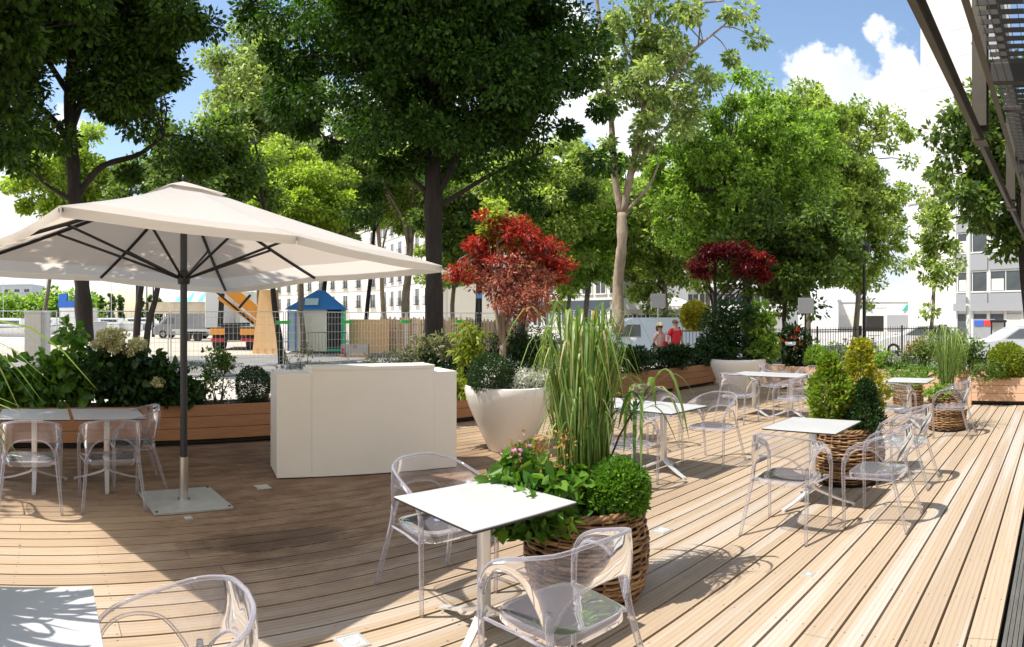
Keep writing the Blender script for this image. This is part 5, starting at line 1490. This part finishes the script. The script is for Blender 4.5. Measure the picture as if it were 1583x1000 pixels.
vanp = [(-2.5,.32),(-2.55,.7),(-2.5,1.9),(-2.3,2.12),(.9,2.12),(1.3,1.95),(1.85,1.30),(2.35,1.08),(2.5,.85),(2.52,.5),(2.4,.3)]
vwin = [[(.55,1.25),(.55,1.80),(1.10,1.80),(1.62,1.30),(1.62,1.25)]]
car(pr(1420,31.5,-.1), math.radians(152), paint('white_car_paint', (.78,.78,.78)), hatch, hwin, (-1.3,1.32), 1.75, 'white hatchback parked behind the planters, in front of the black railing')
car(pr(1568,26.5,-.1), math.radians(160), paint('silver_car_paint', (.55,.57,.60)), hatch, hwin, (-1.3,1.32), 1.75, 'silver hatchback cut by the right frame edge')
car(pr(1004,27,-.1), math.radians(178), paint('pale_blue_van_paint', (.42,.50,.60)), [(x*.95, z*.86) for x, z in vanp], [[(x*.95, z*.86) for x, z in w_] for w_ in vwin], (-1.6,1.55), 1.9, 'pale blue-grey van behind the strolling couple', 'van')
car(pr(284,56,-.1), math.radians(187), paint('grey_van_paint', (.20,.20,.20)), vanp, vwin, (-1.6,1.55), 2.0, 'dark grey delivery van parked on the pale quay', 'van', .36)
# flatbed of the van
t = empty('flatbed_trailer', pr(318,50,-.1), .1, 'low flatbed trailer behind the grey van', 'trailer')
b = MB(); b.box(-2.4,2.4,-1,1,.75,.9); b.box(-2.4,2.4,-.3,.3,.5,.749); b.build('bed', M['steel'], t)
for x in (-1.2,-.3):
    b = MB(); b.lathe([(0,-.1),(.36,-.12),(.4,-.08),(.4,.08),(.36,.12),(0,.1)], 18, mx=Matrix.Translation((x,-.9,.4)) @ Matrix.Rotation(PI/2, 4, 'X')); b.build('wheel', M['rubber'], t)
# crane truck seen from behind
M['orange'] = mat('crane_orange', (.85,.36,.04), .45, 0, (.78,.32,.04), 3); M['trwhite'] = mat('truck_white', (.75,.76,.78), .4)
t = empty('crane_truck', pr(360,36,-.1), .25, 'lorry seen from behind with a folded orange crane', 'lorry')
b = MB(); b.box(-1.25,1.25,-.1,4.5,.95,1.25); b.box(-1.15,1.15,-.12,-.101,.55,.75); b.box(-.45,.45,0,4.4,.55,.949); b.build('chassis', M['iron'], t)
for x in (-.85,.85):
    b = MB(); b.box(x-.42,x+.42,-.16,-.101,.86,1.2,bev=.01); b.build('hazard_plate', M['orange'], t)
    b = MB(); b.box(x-.38,x+.38,-.18,-.125,.5,.66,bev=.01); b.build('tail_light', M['lamp_red'], t)
    for y in (.5,1.6):
        b = MB(); b.lathe([(0,-.22),(.45,-.24),(.5,-.2),(.5,.2),(.45,.24),(0,.22)], 18, mx=Matrix.Translation((x*1.12,y,.5)) @ Matrix.Rotation(PI/2, 4, 'Y')); b.build('wheel', M['rubber'], t)
b = MB(); b.box(-1.2,-.35,2.6,4.4,1.251,3.4,bev=.05); b.build('cab', M['trwhite'], t)
def arm(pts, w, m, name):
    b = MB()
    for p, q in zip(pts[:-1], pts[1:]):
        p = Vector(p); q = Vector(q); d = q-p; L = d.length; a = math.atan2(d.z, d.x)
        b.box(0,L,-w/2,w/2,-w*.6,w*.6,mx=Matrix.Translation(p) @ Matrix.Rotation(-a, 4, 'Y'),bev=.01)
    return b.build(name, m, t)
arm([(-.5,.8,3.55),(1.7,.9,1.75)], .50, M['orange'], 'boom'); arm([(-.9,.5,3.0),(1.35,.55,1.40)], .24, M['orange'], 'boom')
arm([(-1.05,.3,3.3),(1.1,.35,1.5)], .09, M['iron'], 'hydraulic_ram'); arm([(-.9,.9,1.3),(-.8,.9,3.2)], .24, M['iron'], 'mast'); arm([(-.6,.3,1.4),(.9,.35,1.45)], .16, M['iron'], 'outrigger')
arm([(.2,.6,2.3),(.9,.6,3.1)], .12, M['iron'], 'hydraulic_ram'); arm([(1.3,.4,1.4),(1.35,.4,2.2)], .10, M['iron'], 'hose')
# white box lorry behind
t = empty('box_lorry', pr(352,52,-.1), .2, 'white box body lorry behind the orange crane', 'lorry')
b = MB(); b.box(-1.9,2.0,0,5,1.0,3.9,bev=.05); b.build('box_body', M['trwhite'], t)
b = MB(); b.box(-1.8,1.9,.1,4.8,.55,.99); b.build('chassis', M['iron'], t)
# carousel stall: striped awning over timber fascia
M['turq'] = mat('turquoise_stripe', (.10,.55,.58), .6); M['fascia'] = mat('painted_fascia', (.55,.42,.27), .7, 0, (.62,.60,.50), 2)
t = empty('fairground_stall', pr(288,66,-.1), .12, 'fairground stall with striped turquoise awning and painted boards', 'stall')
b = MB(); b.box(-4.2,3.2,-.1,3,2.2,3.4); b.build('fascia', M['fascia'], t)
b = MB(); b.box(-2.4,3.0,.3,2.8,-.1,2.19); b.build('back_wall', mat('stall_brown', (.22,.13,.08), .8), t)
for k in range(8):
    b = MB(); x = -1.8+k*.62; b.add([(x,-.3,3.41),(x+.61,-.3,3.41),(x+.5-.2,1.5,4.4),(x+.12,1.5,4.4)], [(0,1,2,3)]); b.build('awning_stripe', M['turq'] if k % 2 else M['trwhite'], t)
for x in (-4.1,-2.5,3.1):
    b = MB(); b.box(x-.06,x+.06,-.08,.04,-.1,2.19); b.build('post', M['frame_w'], t)
# blue sign cabin on the quay
t = empty('quay_cabin', pr(113,48,-.1), .1, 'white cabin with a blue stepped top sign behind the leaning linden trunk', 'cabin')
b = MB(); b.box(-1.25,1.15,0,1.6,0,2.55); b.build('walls', M['trwhite'], t)
b = MB(); b.add([(-1.35,-.05,2.56),(1.25,-.05,2.56),(1.4,-.05,3.45),(.1,-.05,3.45),(.1,-.05,3.05),(-.55,-.05,3.05),(-.5,-.05,3.6),(-1.25,-.05,3.6)], [(0,1,4,5),(1,2,3,4),(0,5,6,7)]); 
vv = b.v[:]; b.add([(p.x, .12, p.z) for p in vv], [(5,4,1,0),(4,3,2,1),(7,6,5,0)]); b.build('blue_sign', mat('sign_bright_blue', (.02,.14,.55), .5), t)
# electric cabinets
for (x, r, w, h2, m, lab) in ((52,24,.62,2.0,M['beige_wall'],'beige electric cabinet behind the site fence at far left'),(66,24.3,.55,2.0,M['trwhite'],'white electric cabinet next to the beige one'),(152,30,.8,1.6,M['trwhite'],'short white cabinet behind the hydrangea')):
    t = empty('electric_cabinet', pr(x, r, -.1), .6, lab, 'cabinet')
    b = MB(); b.box(-w/2,w/2,-.25,.25,.08,h2,bev=.015); b.build('body', m, t)
    b = MB(); b.box(-w/2-.02,w/2+.02,-.28,.28,h2+.001,h2+.05,bev=.01); b.build('lid', m, t)
    b = MB(); b.box(-w/2+.02,w/2-.02,-.24,.24,0,.079); b.build('plinth', M['grey_panel'], t)
# moored boats
def boat(p, rz, L, label, mast=False):
    t = empty('moored_boat', p, rz, label, 'boat', 'boats moored along the canal')
    b = MB(); v = []; n = 9
    for i in range(n):
        u = i/(n-1); w = L*.16*(1-(max(0,u-.45)/.55)**2.2); x = -L/2+u*L
        v += [(x,-w*.6,0),(x,-w,.75+.25*u),(x,w,.75+.25*u),(x,w*.6,0)]
    f = []
    for i in range(n-1):
        for j in range(4): f.append((i*4+j, (i+1)*4+j, (i+1)*4+(j+1) % 4, i*4+(j+1) % 4))
    f.append((0,1,2,3)); f.append((n*4-1,n*4-2,n*4-3,n*4-4))
    b.add(v, f); b.build('hull', M['trwhite'], t)
    b = MB(); b.box(-L*.28,L*.16,-L*.1,L*.1,1.0,1.75,bev=.08); c = b.build('cabin', M['trwhite'], t)
    b = MB(); b.box(-L*.25,L*.13,-L*.1-.01,L*.1+.01,1.25,1.55); b.build('window', M['win'], c)
    if mast: b = MB(); b.tube([(0,0,1.7),(0,0,6.5)], .05, 6); b.build('mast', M['galv'], t)
bl = [(20,62,.3,8,'white cruiser at the far left edge behind the fence',0),(72,70,.2,8,'white cruiser between the cabinets and the blue-signed cabin',1),(135,80,.1,9,'white boat glimpsed right of the leaning linden trunk',0),(172,86,.2,9,'white boat seen left of the forked trunks',1),(222,100,.1,9,'white boat seen right of the forked trunks',0),(5,85,.4,10,'larger white boat further out at the far left',1),(100,110,.2,10,'distant white boat beyond the blue-signed cabin',1)]
for (x, r, a, L, lab, mst) in bl: boat(pr(x, r, -.15), a, L, lab, mst)
# bicycles behind the railing
def bike(p, rz, label):
    t = empty('parked_bicycle', p, rz, label, 'bicycle', 'bicycles leaning in the shade by the railing')
    for x in (-.52,.52):
        b = MB(); b.tube([(x+.33*math.cos(a), 0, .33+.33*math.sin(a)) for a in [2*PI*i/22 for i in range(22)]], .016, 5, closed=True); w_ = b.build('wheel', M['rubber'], t)
        b = MB()
        for q in range(8): a = q*PI/8; b.tube([(x-.32*math.cos(a),0,.33-.32*math.sin(a)),(x+.32*math.cos(a),0,.33+.32*math.sin(a))], .003, 3)
        b.build('spokes', M['rim'], w_)
    b = MB()
    for p_, q_ in (((-.52,.33),(-.12,.30)),((-.12,.30),(-.22,.82)),((-.22,.82),(-.52,.33)),((-.18,.76),(.34,.80)),((-.12,.30),(.36,.72)),((.52,.33),(.33,.95))): b.tube([(p_[0],0,p_[1]),(q_[0],0,q_[1])], .016, 6)
    b.build('frame', M['grey_panel'], t)
    b = MB(); b.box(-.34,-.12,-.07,.07,.83,.88,bev=.02); b.build('saddle', M['rubber'], t)
    b = MB(); b.tube([(.28,-.28,.98),(.34,-.1,.97),(.34,.1,.97),(.28,.28,.98)], .014, 6); b.build('handlebar', M['rubber'], t)
for i, (x, r, a) in enumerate(((1312,30,.2),(1350,31,.9),(1385,33,.4),(1215,26.6,.3))):
    bike(pr(x, r, -.12), a, ('bicycle behind the railing beneath the tall black lamp post','bicycle right of the tall black lamp post','bicycle behind the railing close to the white hatchback','bicycle in deep shade beside the red-flowered shrub')[i])

# ------------------------------------------------------------------ the strolling couple
M['skin'] = mat('skin', (.52,.30,.21), .55, spec=.35)
def grow(name, verts, edges, radii, m, parent, root=0, sub=1, smooth=True):
    me = bpy.data.meshes.new(name+'_w'); me.from_pydata(verts, edges, []); 
    o = bpy.data.objects.new(name+'_w', me); COL.objects.link(o)
    md = o.modifiers.new('s', 'SKIN'); md.use_smooth_shade = True
    for i, r in enumerate(radii):
        sv = me.skin_vertices[0].data[i]; sv.radius = r if isinstance(r, tuple) else (r, r); sv.use_root = (i == root)
    sb = o.modifiers.new('b', 'SUBSURF'); sb.levels = sub; sb.render_levels = sub
    dg = bpy.context.evaluated_depsgraph_get(); ev = o.evaluated_get(dg)
    nm = bpy.data.meshes.new_from_object(ev); nm.name = name
    bpy.data.objects.remove(o); 
    nm.materials.clear(); nm.materials.append(m)
    r_ = bpy.data.objects.new(name, nm); COL.objects.link(r_); r_.parent = parent
    for p in nm.polygons: p.use_smooth = True
    return r_
def person(p, rz, hgt, female, shirt, trousers, hair, label, hat=None):
    t = empty('person', p, rz, label, 'person')       # faces local -y
    k = hgt/1.75; w = .92 if female else 1.0
    J = {'pelvis':(0,0,.95),'waist':(0,.0,1.10),'chest':(0,.01,1.30),'neckb':(0,.01,1.45),'neck':(0,-.005,1.52),'head':(0,-.015,1.60),'crown':(0,-.005,1.69),
     'shL':(-.17*w,.01,1.41),'elL':(-.24,.04,1.14),'wrL':(-.20,-.10,.93),'haL':(-.19,-.15,.86),'shR':(.17*w,.01,1.41),'elR':(.25,.05,1.14),'wrR':(.23,-.12,.97),'haR':(.22,-.18,.92),
     'hiL':(-.09,0,.88),'knL':(-.10,-.12,.50),'anL':(-.10,-.02,.09),'toL':(-.11,-.19,.035),'hiR':(.09,0,.88),'knR':(.10,-.02,.49),'anR':(.10,.20,.12),'toR':(.11,.06,.03)}
    R = {'pelvis':(.145,.11),'waist':(.125 if not female else .11,.095),'chest':(.15*w,.105),'neckb':(.085,.07),'neck':(.052,.052),'head':(.072,.085),'crown':(.062,.072),'shL':.056,'elL':.042,'wrL':.029,'haL':(.034,.02),'shR':.056,'elR':.042,'wrR':.029,'haR':(.034,.02),
     'hiL':.088,'knL':.058,'anL':.042,'toL':(.042,.028),'hiR':.088,'knR':.058,'anR':.042,'toR':(.042,.028)}
    E = [('pelvis','waist'),('waist','chest'),('chest','neckb'),('neckb','neck'),('neck','head'),('head','crown'),('neckb','shL'),('shL','elL'),('elL','wrL'),('wrL','haL'),('neckb','shR'),('shR','elR'),('elR','wrR'),('wrR','haR'),('pelvis','hiL'),('hiL','knL'),('knL','anL'),('anL','toL'),('pelvis','hiR'),('hiR','knR'),('knR','anR'),('anR','toR')]
    def sub(names, f, nm, m, edges=None, ov={}):
        ix = {n_: i for i, n_ in enumerate(names)}
        vs_ = [tuple(c*k for c in ov.get(n_, J[n_])) for n_ in names]
        rr = [tuple(q*k*f for q in R[n_]) if isinstance(R[n_], tuple) else R[n_]*k*f for n_ in names]
        es = [(ix[a], ix[b_]) for a, b_ in E if a in ix and b_ in ix]
        return grow(nm, vs_, es, rr, m, t)
    body = sub(list(J), 1.0, 'body', M['skin'])
    hl = Vector(J['elL']).lerp(Vector(J['shL']), .35); hr = Vector(J['elR']).lerp(Vector(J['shR']), .35)
    sub(['pelvis','waist','chest','neckb','shL','elL','shR','elR'], 1.16, 'shirt', shirt, ov={'elL':tuple(hl),'elR':tuple(hr),'neckb':(0,.01,1.43)})
    sub(['pelvis','hiL','knL','anL','hiR','knR','anR'], 1.17, 'trousers', trousers, ov={'pelvis':(0,0,.93)})
    # face
    for (nm, c, r_, m) in (('nose',(0,-.105,1.605),(.012,.02,.022),M['skin']),('ear',(-.078,.0,1.605),(.012,.022,.032),M['skin']),('ear',(.078,.0,1.605),(.012,.022,.032),M['skin']),('sunglasses',(0,-.088,1.635),(.065,.018,.017),M['rubber']),('mouth',(0,-.098,1.558),(.024,.008,.006),mat('lips', (.35,.10,.09), .5))):
        b = MB(); mm = Matrix.Translation(tuple(q*k for q in c)) @ Matrix.Diagonal((r_[0]*k, r_[1]*k, r_[2]*k, 1))
        b.lathe([(math.sin(a), -math.cos(a)) for a in [PI*i/8 for i in range(9)]], 12, mx=mm); b.build(nm, m, t, smooth=True)
    b = MB(); mm = Matrix.Translation((0, .018*k, 1.645*k)) @ Matrix.Diagonal((.088*k, .098*k, .085*k, 1))
    b.lathe([(math.sin(a), -math.cos(a)) for a in [PI*(.42+.58*i/8) for i in range(9)]], 16, mx=mm)
    if female: b.tube([(0,.075*k,1.68*k),(0,.10*k,1.58*k),(0,.085*k,1.46*k)], [.06*k,.065*k,.03*k], 8)
    b.build('hair', hair, t, smooth=True)
    if hat:
        b = MB(); b.lathe([(.15*k,1.672*k),(.155*k,1.680*k),(.098*k,1.705*k),(.090*k,1.76*k),(.06*k,1.785*k),(0,1.79*k)], 20); b.build('hat', hat, t, smooth=True)
    for s_ in (-1, 1):                                  # fingers
        n_ = 'haL' if s_ < 0 else 'haR'; h0 = Vector(J[n_])*k; b = MB()
        for q in range(4):
            o_ = Vector(((q-1.5)*.017*k, -.02*k, -.02*k)); ln = (.07,.078,.072,.058)[q]*k
            b.tube([h0+o_, h0+o_+Vector((0,-.35*ln,-.4*ln)), h0+o_+Vector((0,-.5*ln,-.95*ln))], [.0095*k,.0085*k,.006*k], 6)
        b.tube([h0+Vector((-s_*.028*k,-.0,.02*k)), h0+Vector((-s_*.045*k,-.03*k,-.01*k))], [.011*k,.008*k], 6)
        b.build('fingers', M['skin'], body, smooth=True)
    return t
person(pr(1020,19.5,-.1), .55, 1.66, True, mat('pink_patterned_top', (.62,.34,.30), .8, 0, (.78,.62,.55), 22), mat('white_trousers', (.62,.55,.50), .8), mat('dark_hair', (.03,.02,.015), .6), 'woman in a straw hat and pink patterned top strolling past the planters', mat('straw_hat', (.62,.48,.30), .8))
person(pr(1044,19.2,-.1), .35, 1.80, False, mat('red_polo', (.62,.015,.03), .75), mat('dark_shorts', (.02,.025,.035), .8), mat('grey_short_hair', (.20,.13,.10), .7), 'man in a red polo shirt strolling beside the woman in the hat')
b = MB(); b.box(-.10,.10,-.06,.06,-.14,.12,bev=.03); b.tube([(-.07,0,.11),(-.03,0,.34),(.0,0,.42),(.03,0,.34),(.07,0,.11)], .010, 5)
o = b.build('handbag', mat('red_bag', (.5,.02,.04), .5), loc=pr(1030,19.35,.90)); tag(o, 'small red shoulder bag at the side of the woman in the hat', 'bag')

# crumbs and fallen leaves on the boards
rng = np.random.default_rng(314)
n = 420
sx_ = rng.uniform(-3, 13, n); dx_ = .5+rng.random(n)**.8*7.8
pos = np.array([list(sdp(a, b_, .004)) for a, b_ in zip(sx_, dx_)])
ang = rng.random(n)*6.3; d = np.stack([np.cos(ang), np.sin(ang), rng.random(n)*.15], 1)
L_ = .008+.022*rng.random(n)**3
V, F = leaf_arrays(rng, pos, d, L_, L_*.6, .97)
tag(np_obj('leaf_litter', V, F, leafmat('dry_litter', (.10,.06,.025), (.42,.33,.18), .1)), kind='stuff')
